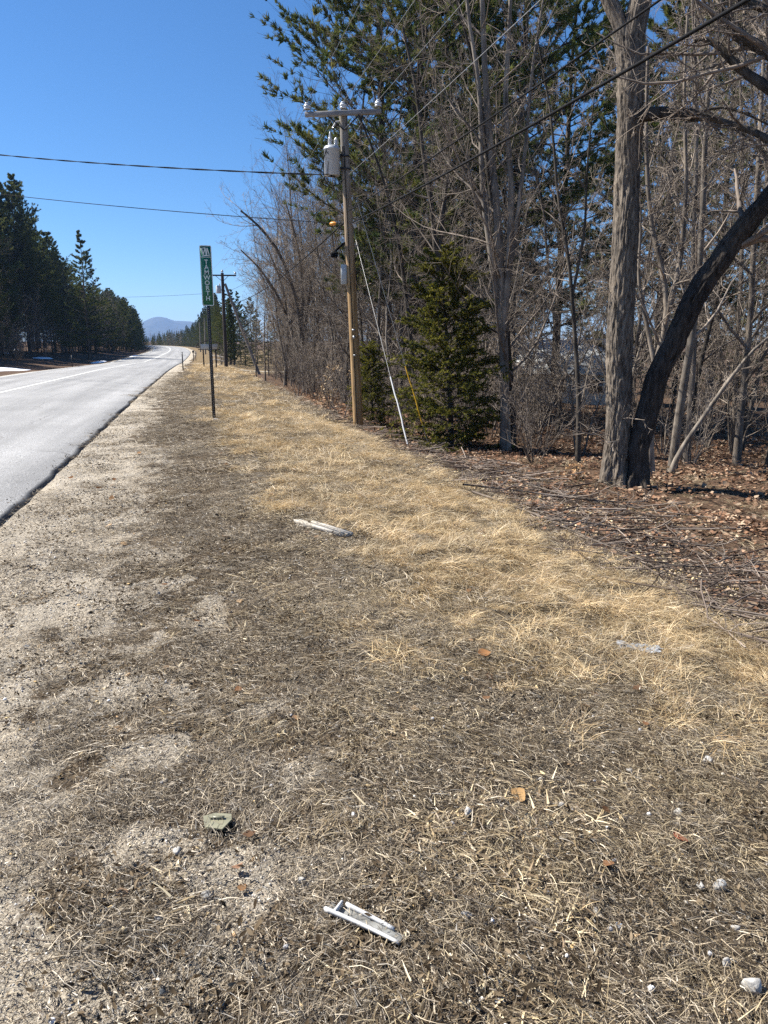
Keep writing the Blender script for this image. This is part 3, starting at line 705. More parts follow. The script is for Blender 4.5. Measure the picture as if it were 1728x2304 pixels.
lay('fallen_twigs', tw_srcs, [(1.0, 4.5, 26, .13), (4.5, 10, 5, .22)], lambda x, y: np.where(road_coords(x, y)[0] < .3, 0, .7) * (1 - .5 * zones(x, y)[1]), 'thin brown twigs lying in the matted grass', 'twigs', 19, .1, None, .012)
straws_ = [twigsrc(20 + i, [(.55, .45, .29), (.42, .33, .2)], r0=.006, kink=.05, side=False, S=3) for i in range(4)]
lay('straw_stems', straws_, [(1.0, 4.5, 60, .14), (4.5, 10, 14, .26)], lambda x, y: (.06 + .74 * smooth(1.6, 3.0, road_coords(x, y)[0])) * (1 - zones(x, y)[2]), 'long pale grass stems lying across the verge', 'straw', 20, .12, None, .018)
def leafsrc(i, c, k=1.0):
    r = np.random.default_rng(700 + i); n = 5
    t = np.linspace(0, 1, n); w = np.array([.06, .32, .42, .3, .02]) * r.uniform(.8, 1.2, n); cu = r.uniform(-.5, .9)
    mid = np.stack([t - .5, .06 * np.sin(t * 5), .18 * cu * (t - .5) ** 2 * 4 + .04], 1)
    A = mid + np.stack([0 * t, w, .35 * w * r.uniform(-.4, 1.2)], 1); B = mid - np.stack([0 * t, w, -.35 * w * r.uniform(-.4, 1.2)], 1)
    V = np.stack([A, mid, B], 1).reshape(-1, 3); F = []
    for q in range(n - 1):
        a = q * 3; F += [[a, a + 1, a + 4, a + 3], [a + 1, a + 2, a + 5, a + 4]]
    return V, np.array(F), np.tile(np.array(c) * k, (len(V), 1))
LEAF = [(.22, .135, .088), (.29, .19, .125), (.16, .098, .066), (.40, .30, .21), (.12, .078, .056), (.25, .14, .085)]
def leafpatch(i, n=26, spread=.3):
    r = np.random.default_rng(800 + i); g_ = Geo()
    for k in range(n):
        V, F, C = leafsrc(i * 40 + k, LEAF[r.integers(0, len(LEAF))], r.uniform(.7, 1.25))
        V = V * .06 * r.uniform(.7, 1.3) @ (rotz(r.uniform(0, 6.3)) @ rotx(r.normal(0, .35)) @ roty(r.normal(0, .3))).T
        a = r.uniform(0, 6.3); q = spread * math.sqrt(r.uniform()); g_.add(V + np.array([q * math.cos(a), q * math.sin(a), .012 + r.uniform(0, .03)]), F, C)
    return src('leaf_patch', g_.mesh('leaf_patch', M['litter']))
lp = [leafpatch(i) for i in range(6)]
def darkpatch(i, n=80, spread=.22):
    r = np.random.default_rng(870 + i); g_ = Geo(); dk = [(.035, .025, .016), (.06, .044, .028), (.095, .07, .045), (.13, .097, .062), (.19, .145, .094)]
    for k in range(n):
        V, F, C = leafsrc(3000 + i * 40 + k, dk[r.integers(0, len(dk))], r.uniform(.8, 1.2)); V = V * np.array([.019, .0085, .016]) * r.uniform(.45, 1.5) @ (rotz(r.uniform(0, 6.3)) @ rotx(r.normal(0, .4)) @ roty(r.normal(0, .35))).T
        a = r.uniform(0, 6.3); q = spread * math.sqrt(r.uniform()); g_.add(V + np.array([q * math.cos(a), q * math.sin(a), .006 + r.uniform(0, .010)]), F, C)
    return src('dark_patch', g_.mesh('dark_patch', M['litter']))
dkp = [darkpatch(i) for i in range(6)]
def w_dark(x, y):
    u, s = road_coords(x, y); sd, gd_, lt = zones(x, y); cl = smooth(.42, .60, fbm(x * 5.0, y * 5.0, 63, 3)); st_ = smooth(.45, .6, fbm(x * 2.2, y * 7.5, 65, 3))
    return np.where(u < .15, 0, (.10 + .5 * cl + .4 * st_) * (1 - .35 * sd)) * (1 - .7 * gd_) * (1 - lt)
lay('dark_leaf_crumbs', dkp, [(1.0, 4.5, 40, 1.0), (4.5, 9, 22, 1.1), (9, 17, 9, 1.3)], w_dark, 'dark crumbled leaves and needles scattered over the verge', 'leaf crumbs', 27, .15)
def w_lit(x, y):
    sd, gd_, lt = zones(x, y); u, s = road_coords(x, y); return lt * (u > 0) * (.35 + .65 * smooth(.3, .6, fbm(x * .8, y * .8, 95)))
lay('leaf_litter', lp, [(4, 12, 14, 1.0), (12, 24, 8, 1.15), (24, 45, 2.5, 1.8)], w_lit, 'russet fallen leaves covering the woodland floor', 'leaf litter', 21, .08)
LEAF2 = [(.16, .085, .045), (.24, .15, .085), (.11, .065, .04), (.36, .25, .15), (.20, .115, .06)]
sl = [src('single_leaf', make_mesh('single_leaf', *(lambda t: (t[0], t[1], M['litter'], t[2]))(leafsrc(900 + i, LEAF2[i], 1.0)))) for i in range(5)]
lay('scattered_leaves', sl, [(1.0, 5, 2.6, .042), (5, 12, 1.5, .06)], lambda x, y: np.where(road_coords(x, y)[0] < .8, .25, 1.0) * (1 - zones(x, y)[2]), 'single brown leaves blown over the dead grass', 'leaves', 22, .25, None, .02)
# cut brush along the foot of the bank
def w_brush(x, y):
    u, s = road_coords(x, y); n = fbm(x * .7, y * .7, 97) - .5
    return smooth(4.9, 5.7, u + n * .9) * (1 - smooth(7.2, 8.8, u + n)) * (1 - smooth(24, 34, s))
bs = [twigsrc(40 + i, [(.08, .062, .05), (.15, .12, .10), (.26, .215, .18), (.06, .045, .038)], r0=.0075, kink=.1) for i in range(8)]
lay('cut_brush', bs, [(3.5, 9, 26, .95), (9, 16, 14, 1.2), (16, 30, 4, 1.5)], w_brush, 'tangle of dark cut twigs spread below the bank', 'brush', 23, .10, None, .05)
bt = [twigsrc(50 + i, [(.11, .085, .068), (.22, .18, .145), (.38, .32, .25)], r0=.012, kink=.13) for i in range(8)]
lay('brush_litter', bt, [(3.5, 9, 130, .22), (9, 16, 60, .32), (16, 30, 12, .5)], w_brush, 'short broken twigs covering the ground below the bank', 'brush', 24, .25, None, .025)
lay('chipped_wood', chip_srcs, [(3.5, 9, 120, .03), (9, 16, 60, .04)], lambda x, y: w_brush(x, y) * smooth(.46, .66, fbm(x * 1.1, y * 1.1, 99)), 'splintered pale wood chips among the cut brush', 'wood chips', 25, .5, None, .03)

# ------------------------------------------------------------------ trees
def unit(v): return v / (np.linalg.norm(v, axis=-1, keepdims=True) + 1e-9)
def grow(rng, P0, D0, Ln, r0, r1, Kp, noise, up, gravity=0.0):
    """N polylines from P0 along D0, with wander and a pull upwards"""
    N = len(P0); d = unit(D0); P = [P0]; st = (Ln / (Kp - 1))[:, None]
    for k in range(Kp - 1):
        P.append(P[-1] + d * st)
        d = unit(d + rng.normal(0, noise, (N, 3)) + np.array([0, 0, 1.]) * (up - gravity * (k / Kp)))
    t = np.linspace(0, 1, Kp)
    return np.stack(P, 1), r0[:, None] * (1 - t) + r1[:, None] * t
def spawn(rng, P, R, n, t0, t1, ang, ang_sd, lf, Kp, noise, up, rr, rmin, flat=0.0, taper_len=.5, gravity=0.0):
    N, Kk, _ = P.shape
    plen = np.linalg.norm(np.diff(P, axis=1), axis=2).sum(1)
    t = (np.arange(n)[None] + rng.uniform(0, 1, (N, n))) / n * (t1 - t0) + t0
    f = t * (Kk - 1); i = np.minimum(f.astype(int), Kk - 2); w = (f - i)[..., None]
    a = np.arange(N)[:, None]
    p = P[a, i] * (1 - w) + P[a, i + 1] * w; r = R[a, i] * (1 - w[..., 0]) + R[a, i + 1] * w[..., 0]
    T = unit(P[a, i + 1] - P[a, i])
    q = unit(np.cross(T, rng.normal(size=(N, n, 3))))
    if flat:
        hz = unit(np.cross(T, np.broadcast_to(np.array([0, 0, 1.]), T.shape))) * rng.choice([-1, 1], (N, n, 1))
        q = unit(q * (1 - flat) + hz * flat)
    an = rng.normal(ang, ang_sd, (N, n))[..., None]
    D = T * np.cos(an) + q * np.sin(an)
    Ln = plen[:, None] * lf * (1 - taper_len * t) * rng.uniform(.55, 1.25, (N, n))
    rc = np.maximum(r * rr * rng.uniform(.7, 1.1, (N, n)), rmin)
    return grow(rng, p.reshape(-1, 3), D.reshape(-1, 3), Ln.ravel(), rc.ravel(), np.maximum(rc.ravel() * .25, rmin * .7), Kp, noise, up, gravity)
def curve_pts(ctrl, n):
    c = np.array(ctrl, float); t = np.linspace(0, len(c) - 1, n); out = np.empty((n, c.shape[1]))
    for k, tt in enumerate(t):
        i = min(int(tt), len(c) - 2); f = tt - i
        p0 = c[max(i - 1, 0)]; p1 = c[i]; p2 = c[i + 1]; p3 = c[min(i + 2, len(c) - 1)]
        out[k] = .5 * ((2 * p1) + (-p0 + p2) * f + (2 * p0 - 5 * p1 + 4 * p2 - p3) * f * f + (-p0 + 3 * p1 - 3 * p2 + p3) * f ** 3)
    return out
def flare(P, R, k=.35, h=.5):
    R = R.copy(); R *= 1 + k * np.exp(-np.maximum(P[..., 2] - P[..., :1, 2], 0) / h); return R

def bare_tree(seed, H, r, lean=.03, n1=18, t0=.3, spread=.75, n2=6, n3=5, n4=3, stems=1, wander=.05, upw=.10, rmin=.0031, stem_spread=.22):
    rng = np.random.default_rng(seed)
    a = rng.uniform(0, 2 * PI, stems); D = np.stack([np.cos(a), np.sin(a), 0 * a], 1) * (lean if stems == 1 else stem_spread) * rng.uniform(.5, 1.3, (stems, 1)) + np.array([0, 0, 1.])
    P0 = np.stack([np.cos(a), np.sin(a), 0 * a], 1) * (0 if stems == 1 else r * 1.1)
    P0[:, 2] = -.25
    Ls = H * rng.uniform(.78, 1.0, stems); Ls[0] = H; rs = r * rng.uniform(.6, 1.0, stems); rs[0] = r
    TP, TR = grow(rng, P0, D, Ls, rs, rs * .12, 12, wander, .035); TR = flare(TP, TR, .4, .35)
    B1, R1 = spawn(rng, TP, TR, n1, t0, .98, spread, .2, .36, 7, .13, upw, .5, .008, taper_len=.55)
    B2, R2 = spawn(rng, B1, R1, n2, .2, .97, .75, .25, .5, 5, .15, .06, .55, .0055, taper_len=.4)
    B3, R3 = spawn(rng, B2, R2, n3, .15, .97, .7, .3, .5, 4, .16, .05, .6, rmin * 1.25, taper_len=.4)
    parts = [(B1, R1, 5), (B2, R2, 4), (B3, R3, 3)]
    if n4:
        B4, R4 = spawn(rng, B3, R3, n4, .2, .95, .65, .3, .55, 3, .15, .04, .7, rmin, taper_len=.4); parts.append((B4, R4, 3))
    return (TP, TR, 10), parts
def tubes_mesh(name, parts, mat_):
    V = []; F = []; n = 0
    for P, R, S in parts:
        v, f = tubes(P, R, S); V.append(v); F.append(f + n); n += len(v)
    return make_mesh(name, np.vstack(V), np.vstack(F), mat_, None, True)
def bare_proto(name, seed, tm, cm, **kw):
    tr, parts = bare_tree(seed, **kw)
    return tubes_mesh('trunk', [tr], tm), tubes_mesh('crown', parts, cm)
def place_tree(name, meshes, loc, rz, sc, label, group, cat='tree', parts=('trunk', 'crown')):
    r = empty(name, loc, rz, sc)
    for nm, me in zip(parts, meshes): obj(nm, me, r)
    tag(r, label, cat, group); return r

HARD = [bare_proto('h', 11, M['bark_grey'], M['twig'], H=15, r=.085, n1=26, t0=.14, n2=8, n3=5, n4=2, spread=.85),
        bare_proto('h', 12, M['bark_grey'], M['twig'], H=17, r=.11, n1=26, t0=.18, n2=8, n3=5, n4=2, spread=.75),
        bare_proto('h', 13, M['bark_dark'], M['twig_dark'], H=14, r=.095, n1=26, t0=.12, n2=8, n3=5, n4=2, spread=.95, wander=.08),
        bare_proto('h', 14, M['bark_pale'], M['twig'], H=11, r=.05, n1=24, t0=.15, n2=7, n3=5, n4=2, spread=.8, wander=.07),
        bare_proto('h', 15, M['bark_pale'], M['twig'], H=16, r=.08, n1=10, t0=.2, n2=7, n3=5, n4=2, spread=.65, stems=4, upw=.14),
        bare_proto('h', 16, M['bark_grey'], M['twig'], H=8, r=.035, n1=11, t0=.12, n2=7, n3=4, n4=2, spread=.9, stems=4, wander=.09),
        bare_proto('h', 17, M['bark_dark'], M['twig_dark'], H=18, r=.13, n1=22, t0=.2, n2=8, n3=6, n4=2, spread=1.0, lean=.12)]
SHRUB = [bare_proto('s', 31, M['twig'], M['twig'], H=3.4, r=.018, n1=6, t0=.15, n2=4, n3=4, n4=0, stems=9, spread=.6, wander=.09, stem_spread=.45, rmin=.003),
         bare_proto('s', 32, M['twig'], M['twig'], H=4.6, r=.022, n1=7, t0=.15, n2=5, n3=3, n4=0, stems=7, spread=.7, wander=.10, stem_spread=.3, rmin=.003),
         bare_proto('s', 33, M['twig_dark'], M['twig_dark'], H=2.6, r=.013, n1=6, t0=.1, n2=4, n3=3, n4=0, stems=11, spread=.7, wander=.12, stem_spread=.6, rmin=.0028)]

def needles(rng, C, D, n, ln, wd, spread, cols):
    """tufts of flat needles: C (T,3) centres, D (T,3) directions"""
    T = len(C)
    d = unit(D[:, None, :] + rng.normal(0, spread, (T, n, 3)))
    L_ = ln * rng.uniform(.65, 1.2, (T, n, 1))
    b = C[:, None, :] + rng.normal(0, ln * .12, (T, n, 3))
    s = unit(np.cross(d, rng.normal(size=(T, n, 3)))) * wd * .5
    V = np.stack([b - s, b + s, b + d * L_ * .6 + s * .9, b + d * L_], 2).reshape(-1, 3)
    m = T * n; k = (np.arange(m) * 4)[:, None]
    F = k + np.array([0, 1, 2, 3])
    cols = np.array(cols); ct = cols[rng.integers(0, len(cols), T)] * rng.uniform(.75, 1.25, (T, 1))
    c = np.repeat(ct[:, None, :] * rng.uniform(.85, 1.15, (T, n, 1)), 4, 1).reshape(-1, 3) if False else np.repeat((ct[:, None, :] * rng.uniform(.85, 1.15, (T, n, 1))).reshape(-1, 3), 4, 0)
    return V, F, c
PINEC = [(.075, .100, .032), (.105, .130, .040), (.14, .155, .046), (.052, .074, .028), (.18, .17, .055)]
def along(rng, P, n, t0, t1):
    N, Kk, _ = P.shape
    t = rng.uniform(t0, t1, (N, n)); f = t * (Kk - 1); i = np.minimum(f.astype(int), Kk - 2); w = (f - i)[..., None]; a = np.arange(N)[:, None]
    return (P[a, i] * (1 - w) + P[a, i + 1] * w).reshape(-1, 3), unit(P[a, i + 1] - P[a, i]).reshape(-1, 3)
def pine(seed, H, r, base=.25, wh=24, per=5, Rmax=4.2, shape='plume', nb=9, nt=3, nn=9, ln=.2, wd=.02, up=.12, droop=.0, dead=8, cols=PINEC, el0=.25, power=.8, irregular=.3, flat=.7, lf=.33):
    rng = np.random.default_rng(seed)
    TP, TR = grow(rng, np.array([[0, 0, -.3]]), np.array([[rng.normal(0, .02), rng.normal(0, .02), 1.]]), np.array([H + .3]), np.array([r]), np.array([.02]), 14, .012, .05); TR = flare(TP, TR, .3, .4)
    zt = np.linspace(base, .985, wh); P0 = []; D0 = []; Ln = []; R0 = []
    for k, t in enumerate(zt):
        f = t * 13; i = min(int(f), 12); p = TP[0, i] * (1 - (f - i)) + TP[0, i + 1] * (f - i)
        q = (t - base) / (1 - base)
        env = min(1.0, .45 + q * 2.2) * (1 - q) ** power if shape == 'plume' else (1 - q) ** power
        a0 = rng.uniform(0, 6.3)
        for b in range(per):
            if rng.uniform() < irregular * .5: continue
            az = a0 + b * 2 * PI / per + rng.normal(0, .25); el = el0 + .55 * q + rng.normal(0, .1)
            P0.append(p + np.array([0, 0, rng.normal(0, .12)])); D0.append([math.cos(az) * math.cos(el), math.sin(az) * math.cos(el), math.sin(el)])
            Ln.append(max(.25, Rmax * env * rng.uniform(1 - irregular, 1 + irregular))); R0.append(max(.012, r * .22 * (1 - q * .7)))
    P0 = np.array(P0); D0 = np.array(D0); Ln = np.array(Ln); R0 = np.array(R0)
    B1, R1 = grow(rng, P0, D0, Ln, R0, R0 * .25, 7, .07, up, droop)
    B2, R2 = spawn(rng, B1, R1, nb, .25, 1.0, .8, .2, lf, 4, .12, up * .9, .45, .006, flat=flat, taper_len=.45)
    C1, T1 = along(rng, B2, nt, .3, 1.0); C2, T2 = along(rng, B1, nt * 3, .55, 1.0)
    C = np.vstack([C1, C2]); D = np.vstack([T1, T2]) + np.array([0, 0, .35])
    nv, nf, ncol = needles(rng, C, D, nn, ln, wd, .55, cols)
    parts = [(B1, R1, 4), (B2, R2, 3)]
    if dead:
        m = dead; az = rng.uniform(0, 6.3, m); z = rng.uniform(.06, base, m) * H
        pd = np.stack([0 * az, 0 * az, z], 1); dd = np.stack([np.cos(az), np.sin(az), rng.normal(.05, .15, m)], 1)
        Bd, Rd = grow(rng, pd, dd, rng.uniform(.6, 2.4, m), np.full(m, .02), np.full(m, .005), 5, .12, -.02); parts.append((Bd, Rd, 3))
        Be, Re = spawn(rng, Bd, Rd, 4, .3, .95, .8, .3, .4, 3, .15, 0, .5, .004); parts.append((Be, Re, 3))
    return tubes_mesh('trunk', [(TP, TR, 9)], M['bark_pine']), tubes_mesh('branches', parts, M['bark_pine']), make_mesh('needles', nv, nf, M['needle'], ncol)
PINE = [pine(51, 24, .27, base=.2, wh=23, per=5, Rmax=5.6, nb=15, nt=5, nn=11, ln=.24, wd=.038, power=.6, el0=.08, up=.09, flat=.75, dead=14, lf=.46, irregular=.4),
        pine(52, 20, .22, base=.14, wh=22, per=5, Rmax=4.7, nb=14, nt=5, nn=10, ln=.23, wd=.038, irregular=.45, power=.65, el0=.06, up=.09, flat=.75, dead=12, lf=.46),
        pine(53, 19, .2, base=.14, wh=22, per=5, Rmax=4.2, shape='cone', nb=13, nt=4, nn=9, ln=.22, wd=.038, power=.8, el0=.0, up=.08, flat=.85, lf=.42),
        pine(54, 15, .17, base=.03, wh=26, per=6, Rmax=3.6, shape='cone', nb=11, nt=4, nn=8, ln=.18, wd=.032, power=.75, el0=-.1, up=.06, dead=0, flat=.8, lf=.42, cols=[(.045, .068, .026), (.07, .09, .03), (.10, .112, .036)])]
HEML = pine(63, 5.2, .085, base=.02, wh=34, per=7, Rmax=1.45, shape='cone', nb=14, nt=6, nn=9, ln=.07, wd=.018, power=.3, el0=.35, up=-.08, dead=0, irregular=.5, lf=.45,
            cols=[(.10, .105, .029), (.15, .152, .034), (.225, .215, .041), (.31, .275, .05), (.058, .068, .022), (.165, .163, .035)])
ARBV = pine(62, 12, .16, base=.03, wh=34, per=7, Rmax=2.0, shape='cone', nb=7, nt=3, nn=7, ln=.2, wd=.035, power=.6, el0=.5, up=.12, dead=0, cols=[(.07, .09, .02), (.09, .11, .025), (.05, .075, .02)])
CON = ('trunk', 'branches', 'needles')

def gz(x, y): return float(height(np.array([x]), np.array([y]))[0])
rt = np.random.default_rng(5)
# woods on the right of the road, from the bank back into the trees
def in_woods_edge(y): return np.interp(y, [8, 14, 21, 30, 40, 50, 62, 70], [9.2, 8.2, 7.0, 6.2, 5.9, 6.0, 6.6, 8.0])
taken = [(7.4, 11.9), (4.4, 20.5), (5.9, 17.0)]
def clear_of(x, y, d): return all((x - a) ** 2 + (y - b) ** 2 > d * d for a, b in taken)
def tree_at(kind, meshes, x, y, sc, label, group, d=0.5, name='bare_tree', parts=('trunk', 'crown'), cat='tree', rz=None):
    taken.append((x, y))
    return place_tree(name, meshes, (x, y, gz(x, y)), rt.uniform(0, 6.3) if rz is None else rz, sc, label, group, cat, parts)
W_OLD = {0: 'grey-barked bare hardwood deep in the woods behind the utility pole', 1: 'tall straight bare hardwood in the woods behind the utility pole', 2: 'dark-barked bare tree in the woods behind the utility pole',
         3: 'slim pale-barked bare tree in the woods behind the utility pole', 4: 'clump of pale bare stems in the woods behind the utility pole', 5: 'small many-stemmed bare tree in the woods behind the utility pole', 6: 'dark spreading bare tree in the woods behind the utility pole'}
W_NAME = {4: 'multi_stem_tree', 5: 'multi_stem_tree'}
n_try = 0; n_in = 0
def whereabouts(x, y):
    az = math.degrees(math.atan2(x, y)); d = math.hypot(x, y)
    side = 'beside the lawn' if az < 9 else 'behind the utility pole' if az < 14.5 else 'behind the hemlock' if az < 21 else 'between hemlock and great trunk' if az < 29 else 'behind the leaning trunk' if az < 35 else 'beyond the leaning trunk'
    return ('at the wood edge ' if d < 26 else 'in mid-wood ' if d < 40 else 'deep in the woods ') + side
def right_sky(x, y, hmodel, sc):
    d = math.hypot(x, y); az = math.atan2(x, y) - YAW; px = (IW / 2 + FPX * math.tan(az) * 1.0267) / K
    if px > 760: return sc
    yt = np.interp(px, [440, 480, 520, 560, 620, 700, 760], [600, 500, 440, 405, 350, 230, 60]) * K
    return max(.2, min(sc, (CH + (HORY - yt) / FPX / 1.0267 * d * math.cos(az) + 1.2) / hmodel * 1.02))
W_ADJ = ['grey-barked bare tree', 'straight tall bare tree', 'dark-barked bare tree', 'slim pale bare tree', 'clump of pale bare stems', 'low clump of thin bare stems', 'dark wide-branched bare tree']
while n_in < 126 and n_try < 8000:
    n_try += 1
    y = rt.uniform(12, 66); x = in_woods_edge(y) + abs(rt.normal(0, 1)) * 8.5 + .3
    if x > 44 or not clear_of(x, y, 1.0 if n_in < 60 else .8): continue
    if y < 17 and x < 13: continue
    az = math.degrees(math.atan2(x, y))
    if az > 55 or (24.6 < az < 31 and (y > 18 and rt.uniform() < .85)): continue
    k = int(rt.choice(7, p=[.2, .13, .14, .2, .09, .16, .08]))
    sc = right_sky(x, y, [15, 17, 14, 11, 16, 8, 18][k], rt.uniform(.7, 1.12))
    lab = ('young ' if sc < .82 else 'full-grown ' if sc > 1.0 else '') + W_ADJ[k] + ' ' + whereabouts(x, y)
    tree_at(k, HARD[k], x, y, sc, lab, 'bare trees in the woods behind the pole', name=W_NAME.get(k, 'bare_tree')); n_in += 1
for px, d, sc in ((552, 56, .62), (572, 50, .66), (596, 58, .72), (628, 50, .74), (668, 48, .80), (694, 44, .78), (716, 40, .80), (690, 56, .85), (606, 62, .7), (742, 38, .85), (652, 60, .85), (580, 64, .62), (726, 50, .95), (756, 44, .98)):
    p = at_dist(px * K, 820, d); k = int(rt.choice([0, 3, 4, 2])); tree_at(k, HARD[k], p[0], p[1], right_sky(p[0], p[1], [15, 17, 14, 11, 16, 8, 18][k], sc * 14 / [15, 17, 14, 11, 16, 8, 18][k]), W_ADJ[k] + ' in the twiggy row ' + ('at the lawn corner' if px < 640 else 'between lawn and utility pole'), 'twiggy row beside the lawn', name=W_NAME.get(k, 'bare_tree'))
# shrubs along the wood's edge
for i in range(130):
    y = rt.uniform(13, 64); x = in_woods_edge(y) + rt.uniform(-.6, 5.5) * (1 if i % 3 else 2.2)
    if not clear_of(x, y, .35) or (24.6 < math.degrees(math.atan2(x, y)) < 31 and x > 12) or (math.degrees(math.atan2(x, y)) > 31 and rt.uniform() < .6): continue
    if y < 15 and x < 11: continue
    k = int(rt.integers(0, 3))
    tree_at(k, SHRUB[k], x, y, rt.uniform(.6, 1.15), ['arching bare shrub ', 'tall thin bare shrub ', 'low dark bare bush '][k] + whereabouts(x, y), 'bare shrubs along the wood edge', name='bare_shrub', parts=('stems', 'twigs'), cat='shrub')
# pines standing in the right-hand woods (photo position of the trunk foot, distance, model, height factor)
for px, d, k, sc in ((838, 36, 0, 1.06), (885, 33, 0, 1.0), (950, 40, 1, 1.15), (1100, 34, 0, .98), (1200, 44, 0, 1.0), (1420, 40, 1, 1.1), (1540, 52, 0, 1.0), (1760, 44, 1, 1.0), (1020, 50, 0, 1.05), (1340, 60, 1, 1.2), (1640, 62, 3, .8), (1250, 66, 3, .6), (1460, 62, 3, .6), (1050, 62, 3, .7), (1850, 58, 0, 1.1), (1140, 66, 3, .7), (1560, 66, 3, .7), (1360, 68, 3, .6), (940, 64, 3, .8), (870, 66, 3, .6), (1720, 64, 3, .8)):
    p = at_dist(px * K, 800, d)
    tree_at(k, PINE[k], p[0], p[1], sc, ('tall white pine with dark plumes ' if k < 2 else 'dense low evergreen ') + whereabouts(p[0], p[1]), 'evergreens in the woods behind the pole', name='pine_tree', parts=CON)
# evergreens by the lawn behind the far pole, and along the far right of the road
for i, (px, d, k, sc) in enumerate(((505, 96, 3, .60), (490, 104, 2, .50), (530, 100, 3, .46), (556, 108, 3, .50), (476, 112, 2, .42), (585, 112, 3, .46), (520, 118, 2, .55), (610, 120, 2, .5), (640, 118, 3, .55), (545, 125, 1, .5))):
    p = at_dist(px * K, 800, d)
    tree_at(k, PINE[k], p[0], p[1], sc, ('low ' if sc < .5 else 'tall ') + ['plume-topped', 'plume-topped', 'slender', 'broad'][k] + ' evergreen behind the lawn past the braced pole', 'evergreens behind the lawn', name='spruce_tree', parts=CON)
p = at_dist(497 * K, 800, 92); tree_at(0, ARBV, p[0], p[1], .64, 'yellow-green columnar evergreen right behind the braced pole', None, name='cedar_tree', parts=CON)
for i in range(120):
    d = 130 + 300 * rt.uniform(0, 1) ** 1.3; px = rt.uniform(325, 470) if d > 240 else rt.uniform(395, 475); p = at_dist(px * K, 790, d); u_, s_ = road_coords(np.array([p[0]]), np.array([p[1]]))
    if -RW - 4 < u_[0] < 5 or not clear_of(p[0], p[1], 2.0): continue
    yt_ = float(np.interp(px, [318, 340, 400, 425, 470], [722, 716, 704, 685, 630])) * K; hh = max(4, CH + (HORY - yt_) / FPX * d * rt.uniform(.7, 1.05))
    if rt.uniform() < .62:
        k = int(rt.choice([1, 2, 2, 3])); tree_at(k, PINE[k], p[0], p[1], hh / [24, 20, 19, 15][k], ['', 'rounded distant pine', 'slender distant evergreen', 'broad distant evergreen'][k] + ' lining the bend of the road', 'evergreens at the road bend', name='pine_tree', parts=CON)
    else: tree_at(0, HARD[0], p[0], p[1], .8 * hh / 15, 'grey bare tree at the distant bend of the road', 'bare trees at the road bend')
for i in range(60):
    px = 318 + 150 * i / 60.0 + rt.uniform(-2, 2); d = 300 + rt.uniform(0, 130); p = at_dist(px * K, 790, d); u_, s_ = road_coords(np.array([p[0]]), np.array([p[1]]))
    if -RW - 3 < u_[0] < 4: continue
    if i % 5 < 3: yt_ = float(np.interp(px, [318, 340, 400, 425, 470], [722, 716, 706, 690, 640])) * K; hh = CH + (HORY - yt_) / FPX * d * rt.uniform(.75, 1.05); tree_at(2, PINE[2], p[0], p[1], max(.22, hh / 19), 'far evergreen in the treeline beyond the road bend', 'far treeline', name='pine_tree', parts=CON)
    else: tree_at(0, HARD[1], p[0], p[1], .42, 'far bare tree in the treeline beyond the road bend', 'far treeline')
# forest across the road
def left_spot(d, off): 
    cs = np.concatenate([_s0, [_s0[-1] + _sl[-1]]]); ex = np.interp(d, cs, EDGE[:, 0]); ey = np.interp(d, cs, EDGE[:, 1])
    ex2 = np.interp(d + 2, cs, EDGE[:, 0]); ey2 = np.interp(d + 2, cs, EDGE[:, 1]); t = np.array([ex2 - ex, ey2 - ey]); t /= np.linalg.norm(t)
    n = np.array([-t[1], t[0]]); return ex + n[0] * (RW + off), ey + n[1] * (RW + off)
def skyline(x, y, hmodel, sc, z0, jit):
    """keep a tree of the opposite forest under the height that the forest reaches in that direction"""
    d = math.hypot(x, y); az = math.atan2(x, y) - YAW; px = (IW / 2 + FPX * math.tan(az) * 1.0267) / K
    yt = np.interp(px, [-200, 0, 20, 60, 100, 140, 158, 175, 232, 270, 300, 335, 360], [320, 362, 368, 415, 485, 530, 575, 625, 630, 652, 676, 716, 725]) * K
    hmax = CH + (HORY - yt) / FPX / 1.0267 * d * math.cos(az) * 1.03 - z0
    return max(.2, min(sc, hmax / hmodel * jit))
def across(s_): return 'before the road bend' if s_ < 110 else 'near the bend' if s_ < 190 else 'beyond the bend'
for i in range(270):
    row = i % 3 if i % 2 else 1 + i % 2 + (i // 2) % 2 - (i % 2); row = min(row, 2); s = 70 + 270 * (i / 270.0) ** 1.15 + rt.uniform(-3, 3); off = [rt.uniform(9.5, 13), rt.uniform(14, 20), rt.uniform(20, 38)][row] * (1 - .45 * float(smooth(95, 135, s)) - .25 * float(smooth(130, 180, s)))
    x, y = left_spot(s, off)
    if not clear_of(x, y, 1.3): continue
    k = int(rt.choice([[2, 3, 1], [1, 2, 1, 0], [0, 0, 1, 0]][row])); sc = skyline(x, y, [24, 20, 19, 15][k], rt.uniform(*[(.42, .62), (.7, 1.0), (1.0, 1.3)][row]), gz(x, y), rt.uniform(.66, 1.07))
    tree_at(k, PINE[k], x, y, sc, ['short dark ', 'dense dark ', 'tall dark '][row] + ['wide-plumed pine', 'ragged pine', 'slender conifer', 'broad conifer'][k] + [' at the front of', ' inside', ' at the back of'][row] + ' the forest opposite ' + across(s), 'conifers across the road', name='pine_tree' if k < 2 else 'spruce_tree', parts=CON)
